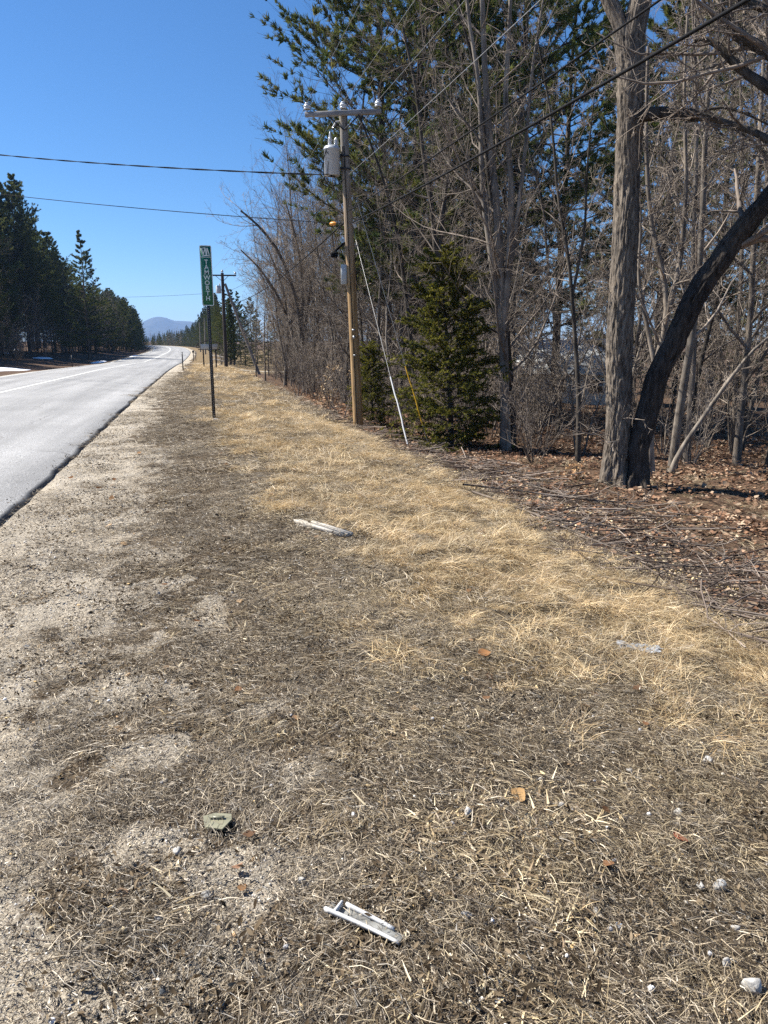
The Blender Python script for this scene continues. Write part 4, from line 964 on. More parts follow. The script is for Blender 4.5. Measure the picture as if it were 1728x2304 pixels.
for i in range(170):
    s = 66 + 200 * (i / 170.0) + rt.uniform(-3, 3); off = (9 + abs(rt.normal(0, 4))) * (1 - .4 * float(smooth(95, 135, s))); x, y = left_spot(s, off)
    if not clear_of(x, y, .9): continue
    k = int(rt.choice([0, 2, 3, 5, 6])); tree_at(k, HARD[k], x, y, skyline(x, y, 15, rt.uniform(.45, .75), gz(x, y), .8), W_ADJ[k] + ' at the opposite forest edge ' + across(s), 'bare trees across the road')
for i in range(50):
    s = 58 + 120 * (i / 50.0) + rt.uniform(-3, 3); off = 8.5 + abs(rt.normal(0, 2.0)); x, y = left_spot(s, off)
    k = int(rt.integers(0, 3)); tree_at(k, SHRUB[k], x, y, rt.uniform(.7, 1.2), ['arching bare bush', 'tall thin bare bush', 'low dark bare bush'][k] + ' along the opposite forest edge ' + across(s), 'bushes across the road', name='bare_shrub', parts=('stems', 'twigs'), cat='shrub')
p = at_dist(193 * K, 790, 105); tree_at(2, PINE[2], p[0], p[1], (at_dist(193 * K, 500 * K, 105)[2] - gz(p[0], p[1])) / 19.0, 'lone slender pine standing clear above the forest across the road', None, name='pine_tree', parts=CON)
# hemlocks by the pole
p = at_dist(975 * K, 985 * K, 20.5)
tree_at(0, HEML, p[0], p[1], (1.0, 1.0, .94), 'bushy yellow-green hemlock beside the guy wires', None, name='hemlock_tree', parts=CON)
p = at_dist(806 * K, 900, 25.5); tree_at(0, HEML, p[0], p[1], .5, 'small dark hemlock half hidden behind the utility pole', None, name='hemlock_tree', parts=CON)

# ------------------------------------------------------------------ particular trees of the photograph
def pix_path(pts, d=None, plane=None, n=16):
    out = []
    for x, y in pts:
        if plane is None: out.append(at_dist(x * K, y * K, d))
        else:
            c, nn = plane; r = pix_ray(x * K, y * K); t = (nn @ c) / (nn @ r[:2]); out.append(r * t + np.array([0, 0, CH]))
    return curve_pts(out, n)
def rough_trunk(name, path, radii, sides, mat_, seed, amp=.016, fz=1.6, ft=26, flare_k=.5, flare_h=.3):
    """a thick trunk with ridged bark as real relief"""
    P = np.asarray(path); n = len(P); R = np.asarray(radii, float)
    R = R * (1 + flare_k * np.exp(-(P[:, 2] - P[0, 2]).clip(0) / flare_h))
    V, q = tubes(P[None], R[None], sides); V = V.reshape(n, sides, 3)
    nr = unit(V - P[:, None, :]); arc = np.linspace(0, 2 * PI, sides, endpoint=False)[None]
    sl = np.concatenate([[0], np.cumsum(np.linalg.norm(np.diff(P, axis=0), axis=1))])[:, None]
    rr = R.mean()
    wob = (fbm(sl * .9 + 0 * arc, 3 * np.cos(arc) + 0 * sl, seed + 5, 2, z=0) - .5) * .9
    cx = np.cos(arc + wob) * rr * ft; cy = np.sin(arc + wob) * rr * ft
    a = noise3(cx, cy, sl * fz, seed); b = noise3(cx * 2.1, cy * 2.1, sl * fz * 2.3, seed + 1); c = noise3(cx * 4.2, cy * 4.2, sl * fz * 6, seed + 2)
    h = (1 - np.abs(2 * a - 1) * 1.6) * .55 + (b - .5) * .7 + (c - .5) * .45
    big = noise3(np.cos(arc) * 1.3 + 7, np.sin(arc) * 1.3, sl * .7, seed + 3) - .5
    lob = np.exp(-(sl) / .35) * .10 * np.cos(arc * 5 + 1.3 * seed) * (flare_k > 0)
    V = V + nr * (h * amp + big * R[:, None] * .14 + lob)[..., None]
    return make_mesh(name, V.reshape(-1, 3), q, mat_, None, False)
def limbs(seed, P, R, n1=8, t0=.3, t1=.97, spread=.9, lf=.3, n2=6, n3=5, n4=2, up=.05, noise=.14):
    rng = np.random.default_rng(seed); P = np.asarray(P)[None]; R = np.asarray(R)[None]
    B1, R1 = spawn(rng, P, R, n1, t0, t1, spread, .25, lf, 7, noise, up, .38, .008, taper_len=.4)
    B2, R2 = spawn(rng, B1, R1, n2, .2, .97, .75, .25, .5, 5, .16, .04, .55, .0055, taper_len=.4)
    B3, R3 = spawn(rng, B2, R2, n3, .15, .97, .7, .3, .5, 4, .17, .03, .6, .0042, taper_len=.4)
    out = [(B1, R1, 6), (B2, R2, 4), (B3, R3, 3)]
    if n4:
        B4, R4 = spawn(rng, B3, R3, n4, .2, .95, .65, .3, .55, 3, .16, .02, .7, .0036); out.append((B4, R4, 3))
    return out
# the great trunk
D_T = 14.0
mp_ = pix_path([(1330, 1052), (1333, 960), (1337, 850), (1341, 700), (1349, 500), (1356, 320), (1360, 170), (1359, 85)], D_T, n=230)
wv = np.linspace(0, 1, 230)[:, None]; mp_ = mp_ + .05 * (np.concatenate([fbm(wv * 6, 0 * wv, 64, 2), fbm(wv * 6, 0 * wv + 5, 65, 2), .5 + 0 * wv], 1) - .5) * 2 * smooth(0, .1, wv) * (1 - smooth(.9, 1, wv))
mr_ = np.interp(np.linspace(0, 1, 230), [0, .12, .35, .7, .92, 1], [.235, .215, .206, .20, .212, .215])
root = empty('great_tree', (mp_[0][0], mp_[0][1], gz(mp_[0][0], mp_[0][1])))
tag(root, 'great grey tree with deeply ridged bark and a forked top', 'tree')
def at_root(me_o, root_): me_o.matrix_parent_inverse = Matrix.Translation(-Vector(root_.location)); return me_o
mp_[0][2] = gz(mp_[0][0], mp_[0][1]) - .12
at_root(obj('trunk', rough_trunk('trunk', mp_, mr_, 150, M['bark_big'], 3, amp=.036, fz=3.6), root), root)
fl = pix_path([(1356, 110), (1340, 55), (1316, 0), (1290, -70), (1268, -200), (1255, -420)], D_T, n=60)
fr = pix_path([(1362, 120), (1375, 40), (1390, -30), (1404, -140), (1412, -300), (1422, -520)], D_T, n=60)
at_root(obj('fork', rough_trunk('fork', fl, np.linspace(.135, .08, 60), 80, M['bark_big'], 8, amp=.014, flare_k=0), root), root)
at_root(obj('fork', rough_trunk('fork', fr, np.linspace(.185, .125, 60), 100, M['bark_big'], 9, amp=.016, flare_k=0), root), root)
# dead stub limb on the shaded side, and its hanging side branches
st = pix_path([(1372, 252), (1420, 245), (1480, 248), (1535, 252)], 13.9, n=30)
at_root(obj('broken_limb', rough_trunk('broken_limb', st, np.interp(np.linspace(0, 1, 30), [0, .8, 1], [.10, .085, .045]), 40, M['bark_dark'], 12, amp=.012, flare_k=0), root), root)
lb = []
for pts, r0 in (([(1530, 258), (1580, 275), (1620, 300), (1660, 345), (1700, 420)], .035), ([(1500, 245), (1560, 232), (1620, 250), (1680, 280)], .028), ([(1535, 250), (1545, 275), (1560, 292)], .04)):
    q = pix_path(pts, 13.8, n=10); r_ = np.linspace(r0, r0 * .45, 10); lb.append((q[None], r_[None], 6)); lb += limbs(60 + len(lb), q, r_, 5, .2, .95, .8, .45, 5, 4, 1)
at_root(obj('side_branches', tubes_mesh('side_branches', lb, M['bark_dark']), root), root)
cr = limbs(41, fl, np.linspace(.16, .09, 60), 6, .3, 1, .8, .5, 6, 5, 2) + limbs(42, fr, np.linspace(.2, .13, 60), 7, .3, 1, .8, .5, 6, 5, 2)
at_root(obj('crown', tubes_mesh('crown', cr, M['twig_dark']), root), root)
sp_ = limbs(43, mp_[::12], mr_[::12] * .12, 16, .12, .9, 1.25, .12, 4, 3, 0, up=.02)
so_ = at_root(obj('side_shoots', tubes_mesh('side_shoots', sp_, M['twig']), root), root); so_['kind'] = 'stuff'
# the leaning trunk, in the great trunk's shadow
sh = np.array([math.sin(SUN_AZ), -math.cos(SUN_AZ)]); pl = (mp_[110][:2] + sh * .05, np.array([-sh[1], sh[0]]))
lp_ = pix_path([(1372, 1058), (1381, 979), (1409, 840), (1453, 736), (1506, 632), (1552, 563), (1600, 500), (1655, 432), (1712, 345), (1768, 240), (1815, 100)], None, pl, n=200)
wv = np.linspace(0, 1, 200)[:, None]; lp_ = lp_ + .06 * (np.concatenate([fbm(wv * 9, 0 * wv, 61, 3), fbm(wv * 9, 0 * wv + 5, 62, 3), fbm(wv * 9, 0 * wv + 9, 63, 3)], 1) - .5) * 2
lr_ = np.interp(np.linspace(0, 1, 200), [0, .1, .4, .6, 1], [.19, .178, .178, .155, .10])
root = empty('leaning_tree', (lp_[0][0], lp_[0][1], gz(lp_[0][0], lp_[0][1])))
tag(root, 'trunk with shade-darkened bark colour leaning away from the foot of the great grey tree', 'tree')
lp_[0][2] = gz(lp_[0][0], lp_[0][1]) - .12
at_root(obj('trunk', rough_trunk('trunk', lp_, lr_, 120, M['bark_shadow_tone'], 21, amp=.024, fz=3.2), root), root)
br = pix_path([(1600, 530), (1650, 515), (1700, 530)], None, pl, n=14)
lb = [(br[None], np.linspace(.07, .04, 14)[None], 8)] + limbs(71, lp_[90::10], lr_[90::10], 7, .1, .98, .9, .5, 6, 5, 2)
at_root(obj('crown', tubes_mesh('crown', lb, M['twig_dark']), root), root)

def custom_tree(name, stems, d, r0, seed, label, tm='bark_grey', cm='twig', ground=True, lf=.26, n1=12, r_end=.3, group=None, t0=.3):
    paths = []
    for k, (pts, rf) in enumerate(stems):
        q = pix_path(pts, d, n=14); paths.append((q, np.linspace(r0 * rf, r0 * rf * r_end, 14)))
    b = paths[0][0][0].copy(); z = gz(b[0], b[1]); paths[0][0][0][2] = min(paths[0][0][0][2], z - .1)
    rt_ = empty(name, (b[0], b[1], z)); tag(rt_, label, 'tree', group)
    tr = [(q[None], flare(q[None], r_[None], .3, .3) if k == 0 else r_[None], 10) for k, (q, r_) in enumerate(paths)]
    at_root(obj('trunk', tubes_mesh('trunk', tr, M[tm]), rt_), rt_)
    cr = []
    for k, (q, r_) in enumerate(paths): cr += limbs(seed + k, q, r_, n1, t0, .98, .8, lf, 6, 5, 2, up=.08)
    at_root(obj('crown', tubes_mesh('crown', cr, M[cm]), rt_), rt_)
    return rt_
custom_tree('bare_tree', [([(1450, 1036), (1462, 930), (1482, 800), (1500, 690), (1512, 560), (1520, 400), (1528, 220), (1552, 60), (1570, -120)], 1)], 17.5, .105, 81, 'pale mottled tree standing close beyond the leaning trunk', 'bark_pale')
custom_tree('bare_tree', [([(1483, 1005), (1492, 870), (1500, 720), (1497, 540), (1505, 330), (1500, 100), (1490, -100)], 1)], 19.5, .085, 83, 'thin straight tree behind the pale mottled one', 'bark_grey')
custom_tree('bare_tree', [([(1444, 1034), (1470, 975), (1520, 900), (1580, 815), (1640, 745), (1720, 690)], 1)], 17.0, .065, 85, 'slanting pale sapling leaning from the pale mottled tree', 'bark_pale', lf=.2, n1=7)
custom_tree('bare_tree', [([(1405, 1030), (1404, 900), (1418, 780), (1440, 690), (1432, 590), (1405, 470), (1396, 300), (1400, 100)], 1), ([(1438, 692), (1462, 600), (1476, 500), (1482, 380), (1478, 200), (1486, 20)], .75), ([(1415, 790), (1395, 690), (1380, 600), (1384, 480), (1378, 330)], .6)], 16.0, .09, 87, 'crooked forked tree between the great trunk and the leaning trunk', 'bark_grey')
custom_tree('multi_stem_tree', [([(1092, 985), (1090, 820), (1084, 640), (1075, 470), (1056, 280), (1046, 120), (1040, -60), (1030, -240)], 1), ([(1086, 700), (1100, 560), (1104, 400), (1092, 230), (1100, 60), (1108, -140)], .8), ([(1088, 760), (1062, 560), (1042, 400), (1036, 200), (1010, 20), (1000, -150)], .7), ([(1092, 640), (1116, 480), (1135, 320), (1150, 150), (1180, -40)], .5)], 20.0, .135, 89, 'tall clump of silvery stems rising behind the hemlock', 'bark_pale', n1=9)
custom_tree('bare_tree', [([(960, 960), (952, 800), (946, 620), (935, 470), (915, 340), (900, 200), (870, 60)], 1), ([(944, 600), (960, 440), (975, 300), (972, 140)], .6)], 25.0, .12, 95, 'dark upright tree rising over the left side of the hemlock', 'bark_dark', 'twig_dark')
custom_tree('bare_tree', [([(905, 930), (890, 760), (872, 600), (850, 470), (815, 350), (775, 250)], 1)], 27.0, .09, 97, 'dark thin tree bending over behind the white guy guard', 'bark_dark', 'twig_dark')
custom_tree('multi_stem_tree', [([(660, 838), (652, 770), (648, 700), (632, 620), (602, 545), (560, 490), (520, 455)], 1), ([(655, 800), (628, 710), (600, 640), (560, 580), (520, 540)], .7), ([(650, 720), (654, 620), (640, 520), (618, 440)], .7), ([(652, 760), (668, 640), (680, 540), (684, 440)], .6)], 44.0, .16, 99, 'fan-shaped bare tree spreading towards the road from the wood edge', 'bark_grey', 'twig', lf=.34, n1=14)
custom_tree('multi_stem_tree', [([(616, 832), (620, 740), (618, 660), (600, 590), (575, 530)], 1), ([(617, 790), (600, 700), (590, 630), (560, 590)], .7), ([(618, 760), (634, 660), (640, 560)], .7)], 47.0, .11, 103, 'thin bare clump at the corner of the lawn', 'bark_grey', 'twig', lf=.34, n1=12)
custom_tree('bare_tree', [([(1248, 1010), (1250, 860), (1240, 700), (1228, 560), (1205, 420), (1190, 250), (1160, 80)], 1), ([(1236, 640), (1262, 500), (1270, 340), (1290, 160)], .6)], 17.5, .06, 107, 'thin dark tree between the hemlock and the great trunk', 'bark_dark', 'twig_dark')
custom_tree('bare_tree', [([(1585, 960), (1590, 800), (1600, 620), (1604, 420), (1600, 200), (1590, 0)], 1)], 26.0, .09, 109, 'straight slim tree standing past the slanting sapling', 'bark_grey')
# a big tree just outside the view whose limbs reach in over the right side
rb = [([(1900, 900), (1880, 600), (1840, 380), (1790, 220), (1700, 140), (1640, 100), (1590, 75), (1560, 20)], 1), ([(1820, 320), (1740, 250), (1660, 190), (1600, 150), (1540, 90), (1500, 88)], .6), ([(1850, 420), (1780, 330), (1700, 330), (1640, 290), (1560, 262), (1500, 240)], .5), ([(1800, 230), (1740, 60), (1660, 20), (1600, 0), (1560, -30)], .6)]
custom_tree('bare_tree', rb, 12.5, .17, 111, 'dark-limbed tree reaching in over the leaning trunk', 'bark_dark', 'twig_dark', lf=.4, n1=12, t0=.4)

# ------------------------------------------------------------------ utility poles
def pole_mesh(base, top, r0, r1, mat_, n=24, S=20):
    g_ = Geo(); t = np.linspace(0, 1, n)[:, None]; tube(g_, base + (top - base) * t, np.linspace(r0, r1, n), S); return g_.mesh('pole', mat_, True)
def local(root, name, g_or_me, mats=None, parent=None, sm=False):
    me_ = g_or_me if mats is None else g_or_me.mesh(name, mats, sm)
    o_ = obj(name, me_, parent if parent is not None else root)
    if parent is None: o_.matrix_parent_inverse = Matrix.Translation(-Vector(root.location))
    return o_
D1 = 21.0
P1b = at_dist(808, 987, D1); P1b[2] = gz(P1b[0], P1b[1]); P1t = at_dist(772, 250, D1)
def on_pole(py):
    """point on the near pole's axis that shows at photo row py"""
    best = None
    for t in np.linspace(0, 1.05, 400):
        q = P1b + (P1t - P1b) * t; d_ = q - np.array([0, 0, CH])
        fw = d_[0] * math.sin(YAW) + d_[1] * math.cos(YAW); z = fw * math.cos(PITCH) - d_[2] * math.sin(PITCH); v = fw * math.sin(PITCH) + d_[2] * math.cos(PITCH)
        e = abs(IH / 2 - FPX * v / z - py)
        if best is None or e < best[0]: best = (e, q)
    return best[1]
P1 = empty('utility_pole', P1b); tag(P1, 'weathered wooden utility pole with crossarm and grey transformer', 'utility pole')
P1x = P1b - np.array([0, 0, .3])
pm = local(P1, 'pole', pole_mesh(P1x, P1t, .145, .105, M['pole_wood']))
to_eye = unit(np.array([-P1b[0], -P1b[1], 0.])); right_ = np.array([-to_eye[1], to_eye[0], 0.])     # across the view
if right_ @ np.array([math.cos(YAW), -math.sin(YAW), 0]) < 0: right_ = -right_
ca = at_dist(686, 258, D1 - .16); cb = at_dist(858, 251, D1 - .16)
def beam(g_, a, b, w, h):
    a = np.asarray(a); b = np.asarray(b); d = unit(b - a); s_ = unit(np.cross(d, [0, 0, 1.])); u_ = np.cross(s_, d); R_ = np.stack([d, s_, u_], 1)
    box(g_, (a + b) / 2, (np.linalg.norm(b - a), w, h), R_, bev=.008)
g_ = Geo(); beam(g_, ca, cb, .10, .115); local(P1, 'crossarm', g_, M['arm_wood'])
for sgn in (-1, 1):
    g_ = Geo(); m_ = (ca + cb) / 2; beam(g_, m_ + sgn * right_ * .42 + to_eye * .05 - np.array([0, 0, .05]), on_pole(296) + to_eye * .125, .012, .035); local(P1, 'arm_brace', g_, M['black_steel'])
def insulator(root_, foot, sc=1.0):
    g_ = Geo(); lathe(g_, foot, [(0, .0), (.012, 0), (.012, .10), (.0, .10)], 8); pin = local(root_, 'insulator_pin', g_, M['steel'])
    g_ = Geo(); lathe(g_, foot + np.array([0, 0, .06]), np.array([1.12, .95]) * np.array([(0, 0), (.075, .0), (.078, .03), (.05, .045), (.085, .07), (.085, .09), (.055, .12), (.045, .135), (.055, .15), (.04, .17), (0, .175)]) * sc, 20)
    local(root_, 'insulator', g_, M['porcelain'], sm=True)
    return foot + np.array([0, 0, .06 + .16 * sc])
ia = insulator(P1, ca + unit(cb - ca) * .06 + np.array([0, 0, .055])); ic = insulator(P1, cb - unit(cb - ca) * .08 + np.array([0, 0, .055])); ib = insulator(P1, P1t + np.array([0, 0, .0]))
# transformer can
tcn = at_dist(747, 363, D1 - .1); th = .72; tr_ = .205; tb = tcn - np.array([0, 0, th / 2])
g_ = Geo(); lathe(g_, tb, [(0, 0), (tr_ - .02, 0), (tr_, .02), (tr_, th - .09), (tr_ + .012, th - .085), (tr_ + .012, th - .06), (tr_, th - .055), (tr_, th - .03), (tr_ - .03, th), (0, th + .02)], 36); trf = local(P1, 'transformer', g_, M['tank'], sm=False)
for k_, off in ((0, -.04), (1, .11)):
    bp_ = tb + np.array([0, 0, th]) + right_ * off + to_eye * (-.02 if k_ else .06); g_ = Geo()
    prof = [(0, 0), (.045, 0)] + [(r_, .03 * i + dz) for i in range(6) for r_, dz in ((.045, .0), (.06, .008), (.06, .014), (.04, .02))] + ([(.035, .2), (.03, .26), (.012, .34), (0, .35)] if k_ == 0 else [(.03, .2), (.02, .22), (0, .22)])
    lathe(g_, bp_, prof, 16); o_ = obj('bushing', g_.mesh('bushing', M['porcelain'], True), trf); 
pw = on_pole(365)
for py in (350, 380):
    g_ = Geo(); q = on_pole(py); beam(g_, q - right_ * .08, np.array([tcn[0], tcn[1], q[2]]) + right_ * .19, .06, .05); local(P1, 'transformer_bracket', g_, M['black_steel'])
for py in (352, 381):
    g_ = Geo(); q = on_pole(py); lathe(g_, q - np.array([0, 0, .02]), [(.132, 0), (.138, 0), (.138, .04), (.132, .04)], 24); local(P1, 'pole_band', g_, M['black_steel'])
# cutout, equipment box, closure, white bracket
g_ = Geo(); tube(g_, np.array([on_pole(272) - right_ * .1, on_pole(278) - right_ * .2 + to_eye * .1, on_pole(292) - right_ * .30 + to_eye * .12]), .022, 10); local(P1, 'fuse_cutout', g_, M['porcelain'])
g_ = Geo(); box(g_, on_pole(618) - right_ * .20 + to_eye * .02, (.16, .12, .52), np.stack([right_, to_eye, [0, 0, 1]], 1), bev=.012); local(P1, 'equipment_box', g_, M['box_grey'])
g_ = Geo(); beam(g_, on_pole(605) - right_ * .2, on_pole(605), .05, .05); beam(g_, on_pole(632) - right_ * .2, on_pole(632), .05, .05); local(P1, 'box_mount', g_, M['steel'])
g_ = Geo(); beam(g_, on_pole(505) + right_ * .09 + to_eye * .1, on_pole(497) + right_ * .30 + to_eye * .22, .03, .05); beam(g_, on_pole(503) + right_ * .13 + to_eye * .11, on_pole(515) + right_ * .19 + to_eye * .12, .03, .08); local(P1, 'white_bracket', g_, M['plastic_white'])
g_ = Geo(); c0 = on_pole(546) - right_ * .1; c1 = at_dist(752, 567, D1 - .05); tube(g_, curve_pts([c0, (c0 + c1) / 2 + np.array([0, 0, .02]), c1], 8), .035, 8); box(g_, c1 - np.array([0, 0, .07]), (.2, .14, .15), np.stack([right_, to_eye, [0, 0, 1]], 1), bev=.03); local(P1, 'cable_closure', g_, M['cable'])
# service loop hanging under the transformer
lpz = [at_dist(*q, D1 - .25) for q in ((734, 336), (728, 360), (722, 395), (728, 415), (745, 421), (756, 412), (752, 398), (738, 392), (724, 393))]
g_ = Geo(); tube(g_, curve_pts(lpz, 40), .012, 6); local(P1, 'service_loop', g_, M['cable'])
lpz = [at_dist(*q, D1 - .28) for q in ((733, 340), (742, 352), (738, 372), (738, 396), (742, 414), (760, 416), (775, 402))]
g_ = Geo(); tube(g_, curve_pts(lpz, 30), .009, 6); local(P1, 'service_loop', g_, M['cable'])
g_ = Geo(); t_ = np.linspace(0, 1, 14)[:, None]; q0 = P1b + to_eye * .14 - right_ * .035; q1 = on_pole(330) + to_eye * .118 - right_ * .03
tube(g_, q0 + (q1 - q0) * t_, .009, 6); local(P1, 'ground_wire', g_, M['cable'])

for py, w_, h_ in ((742, .09, .05), (760, .06, .09), (800, .07, .04)):
    g_ = Geo(); q = on_pole(py); box(g_, q + to_eye * .139 - right_ * .01, (w_, .006, h_), np.stack([right_, to_eye, [0, 0, 1]], 1)); local(P1, 'pole_tag', g_, M['steel'])
P2b = at_dist(509, 828, 69.0); P2b[2] = gz(P2b[0], P2b[1]); P2t = at_dist(500, 614, 69.0)
P2 = empty('utility_pole', P2b); tag(P2, 'dark utility pole propped by a slanting brace pole', 'utility pole')
local(P2, 'pole', pole_mesh(P2b - np.array([0, 0, .3]), P2t, .17, .13, M['dark_wood']))
g_ = Geo(); a_ = P2t + np.array([-1.22, 0.16, -.22]); b_ = P2t + np.array([1.22, -.16, -.22]); a_ += np.array([-.04, -.16, 0]); b_ += np.array([-.04, -.16, 0]); beam(g_, a_, b_, .1, .12); local(P2, 'crossarm', g_, M['dark_wood'])
for sgn in (-1, 1):
    g_ = Geo(); beam(g_, (a_ + b_) / 2 + sgn * unit(b_ - a_) * .6, P2t + np.array([0, -.15, -.75]), .02, .04); local(P2, 'arm_brace', g_, M['black_steel'])
jb = [insulator(P2, a_ + unit(b_ - a_) * .08 + np.array([0, 0, .05]), 1.2), insulator(P2, P2t, 1.2), insulator(P2, b_ - unit(b_ - a_) * .08 + np.array([0, 0, .05]), 1.2)]
g_ = Geo(); lathe(g_, at_dist(492, 660, 68.8), [(0, 0), (.2, 0), (.22, .05), (.22, .6), (.18, .65), (0, .66)], 20); trf2 = local(P2, 'transformer', g_, M['tank'])
g_ = Geo(); lathe(g_, at_dist(494, 644, 68.8), [(0, 0), (.05, 0), (.06, .1), (.04, .2), (0, .3)], 12); obj('bushing', g_.mesh('bushing', M['porcelain']), trf2)
g_ = Geo(); q = at_dist(492, 652, 68.8); beam(g_, q, np.array([P2t[0], P2t[1], q[2]]), .06, .06); local(P2, 'transformer_bracket', g_, M['black_steel'])
bz = on_ground(585, 842); g_ = Geo(); q = at_dist(506, 633, 69); t_ = np.linspace(0, 1, 16)[:, None]; tube(g_, bz - np.array([0, 0, .2]) + (q - bz) * t_, np.linspace(.14, .11, 16), 14); local(P2, 'brace_pole', g_, M['grey_wood'], sm=True)
for px, y0, y1, d, lb in ((527, 706, 808, 98, 'thin bare pole standing on the lawn by the evergreens'), (451, 725, 786, 150, 'distant utility pole beside the road bend'), (462, 716, 788, 128, 'utility pole between the mailbox and the road bend')):
    b_ = at_dist(px, y1, d); b_[2] = gz(b_[0], b_[1]); t_ = at_dist(px - 2, y0, d); o_ = obj('utility_pole', pole_mesh(np.array([0, 0, -.2]), t_ - b_, .13, .10, M['grey_wood'], 8, 10)); o_.location = b_.tolist(); tag(o_, lb, 'utility pole', 'distant poles')

# wires
def wire(name, A, B, sag, r, mat_, label, n=60, twist=0.0):
    A = np.asarray(A, float); B = np.asarray(B, float); t = np.linspace(0, 1, n)[:, None]; P = A + (B - A) * t; P[:, 2] -= 4 * sag * (t * (1 - t))[:, 0]
    g_ = Geo()
    if twist:
        L_ = np.linalg.norm(B - A); d = unit(B - A); s_ = unit(np.cross(d, [0, 0, 1.])); u_ = np.cross(s_, d); n2 = int(L_ / .09); t = np.linspace(0, 1, n2)[:, None]; P = A + (B - A) * t; P[:, 2] -= 4 * sag * (t * (1 - t))[:, 0]
        for ph in (0, PI):
            a = t * L_ / twist * 2 * PI + ph; tube(g_, P + (np.cos(a) * s_ + np.sin(a) * u_) * r * .95, r, 5)
    else: tube(g_, P - A * 0, r, 6)
    o_ = obj(name, g_.mesh(name, mat_, True)); tag(o_, label, 'wire'); return o_
dP = P2b - P1b; P0 = P1b - dP + np.array([-2.0, 0, 0])
def back(q, dz=0.0): return P0 + (q - P1b) * np.array([1, 1, 1]) + np.array([0, 0, dz])
for q, j, nm in ((ia, jb[0], 'road-side'), (ib, jb[1], 'centre'), (ic, jb[2], 'wood-side')):
    wire('power_line', q, back(q), .5, .006, M['bare_wire'], f'thin power line from the {nm} insulator passing overhead', 80)
    wire('power_line', q, j, .7, .006, M['bare_wire'], f'thin power line from the {nm} insulator to the braced pole', 80)
q = on_pole(399) + to_eye * .12; wire('neutral_wire', q, back(q, .15), .55, .006, M['bare_wire'], 'light neutral wire leaving the pole under the transformer', 80)
q = on_pole(476) + to_eye * .12; wire('telephone_cable', q, back(q, .25), .6, .011, M['cable'], 'black cable leaving the pole just above the white bracket', 80)
q = on_pole(503) + to_eye * .14 + right_ * .1; wire('telephone_cable', q, back(q, .0), .6, .017, M['cable'], 'thick black cable bundle leaving the pole at the white bracket', 80)
for py, r_, lb in ((399, .009, 'neutral wire between the two utility poles'), (490, .018, 'black cable between the two utility poles')):
    q = on_pole(py); q2 = P2b + (P2t - P2b) * ((q[2] - P1b[2]) / (P1t[2] - P1b[2])); wire('telephone_cable', q, q2, .7, r_, M['cable'], lb, 80)
wire('service_drop', at_dist(722, 393, D1 - .25), at_dist(-420, 291, 46), .3, .012, M['cable'], 'twisted black service cable crossing the road under the transformer', 90, twist=2.6)
wire('service_drop', on_pole(505), at_dist(-420, 376, 46), .25, .012, M['cable'], 'smooth black cable crossing the road with an orange marker', 90)
mk = on_pole(505) + (at_dist(-420, 376, 46) - on_pole(505)) * .017; g_ = Geo(); tube(g_, np.array([[-.1, 0, 0], [-.05, 0, 0], [.06, 0, 0], [.1, 0, 0]]), [.02, .05, .05, .025], 10); o_ = obj('cable_marker', g_.mesh('cable_marker', M['orange'])); dd_ = at_dist(-420, 376, 46) - on_pole(505); o_.location = (mk - np.array([0, 0, .03])).tolist(); o_.rotation_euler = (0, 0, math.atan2(dd_[1], dd_[0])); tag(o_, 'orange marker sleeve on the cable beside the pole', 'cable marker')
wire('service_drop', P2b + (P2t - P2b) * .80, at_dist(150, 668, 92), .2, .012, M['cable'], 'thin cable crossing the road from the braced pole', 60)
# guys with guards
def guy(top, foot, g0, g1, mat_, lab, lab_p):
    top = np.asarray(top); foot = np.asarray(foot); r_ = empty('guy_wire', foot); tag(r_, lab, 'guy wire')
    g_ = Geo(); tube(g_, np.array([top, (top + foot) / 2, foot - (top - foot) * .01]), .007, 6); local(r_, 'wire', g_, M['bare_wire'])
    g_ = Geo(); t_ = np.linspace(g0, g1, 12)[:, None]; pth = foot + (top - foot) * t_; pth[4:8] += right_ * .012; tube(g_, pth, .019, 10); o_ = local(r_, 'guard_sleeve', g_, mat_); o_['label'] = lab_p
gf = on_ground(920, 1012); tp = on_pole(520) + right_ * .12
guy(tp, gf, .02, .30, M['plastic_white'], 'guy wire in a white guard running down from the pole', 'white plastic guard sleeve')
gf2 = on_ground(966, 1008); q = at_dist(953, 950, np.hypot(*gf2[:2])); q2 = at_dist(908, 800, np.hypot(*gf2[:2]) + .15)
gt = q + (q2 - q) * 3.2
guy(gt, gf2, .10, .345, M['plastic_yellow'], 'guy wire with a yellow guard in front of the hemlock', 'yellow plastic guard sleeve')

# ------------------------------------------------------------------ the town-line sign
SB = on_ground(482, 943); SG = empty('town_sign', SB); tag(SG, 'tall narrow green town sign on a black perforated post', 'sign')
d_s = math.hypot(SB[0], SB[1]); s_top = at_dist(463, 552, d_s)[2]; p_bot = at_dist(470, 688, d_s)[2]; pw_ = .235; ph_ = s_top - p_bot
face = math.atan2(-SB[0], SB[1]) * .5
SG.rotation_euler = (0, 0, 0)
hpost = p_bot - SB[2] + .35
g_ = Geo(); box(g_, (0, .035, hpost / 2 - .15), (.066, .06, hpost + .3), bev=.006); obj('post', g_.mesh('post', M['black_steel']), SG)
g_ = Geo()
for z in np.arange(.05, hpost - .4, .0254 * 1.5): lathe(g_, (0, 0, 0), [(0, 0), (.0075, 0)], 8); V_ = g_.V[-1]; g_.V[-1] = np.stack([V_[:, 0], np.full(len(V_), .0035), V_[:, 1] + z], 1) + np.array([0, 0, 0])
ho = obj('post_holes', g_.mesh('post_holes', M['steel']), SG); ho['kind'] = 'stuff'
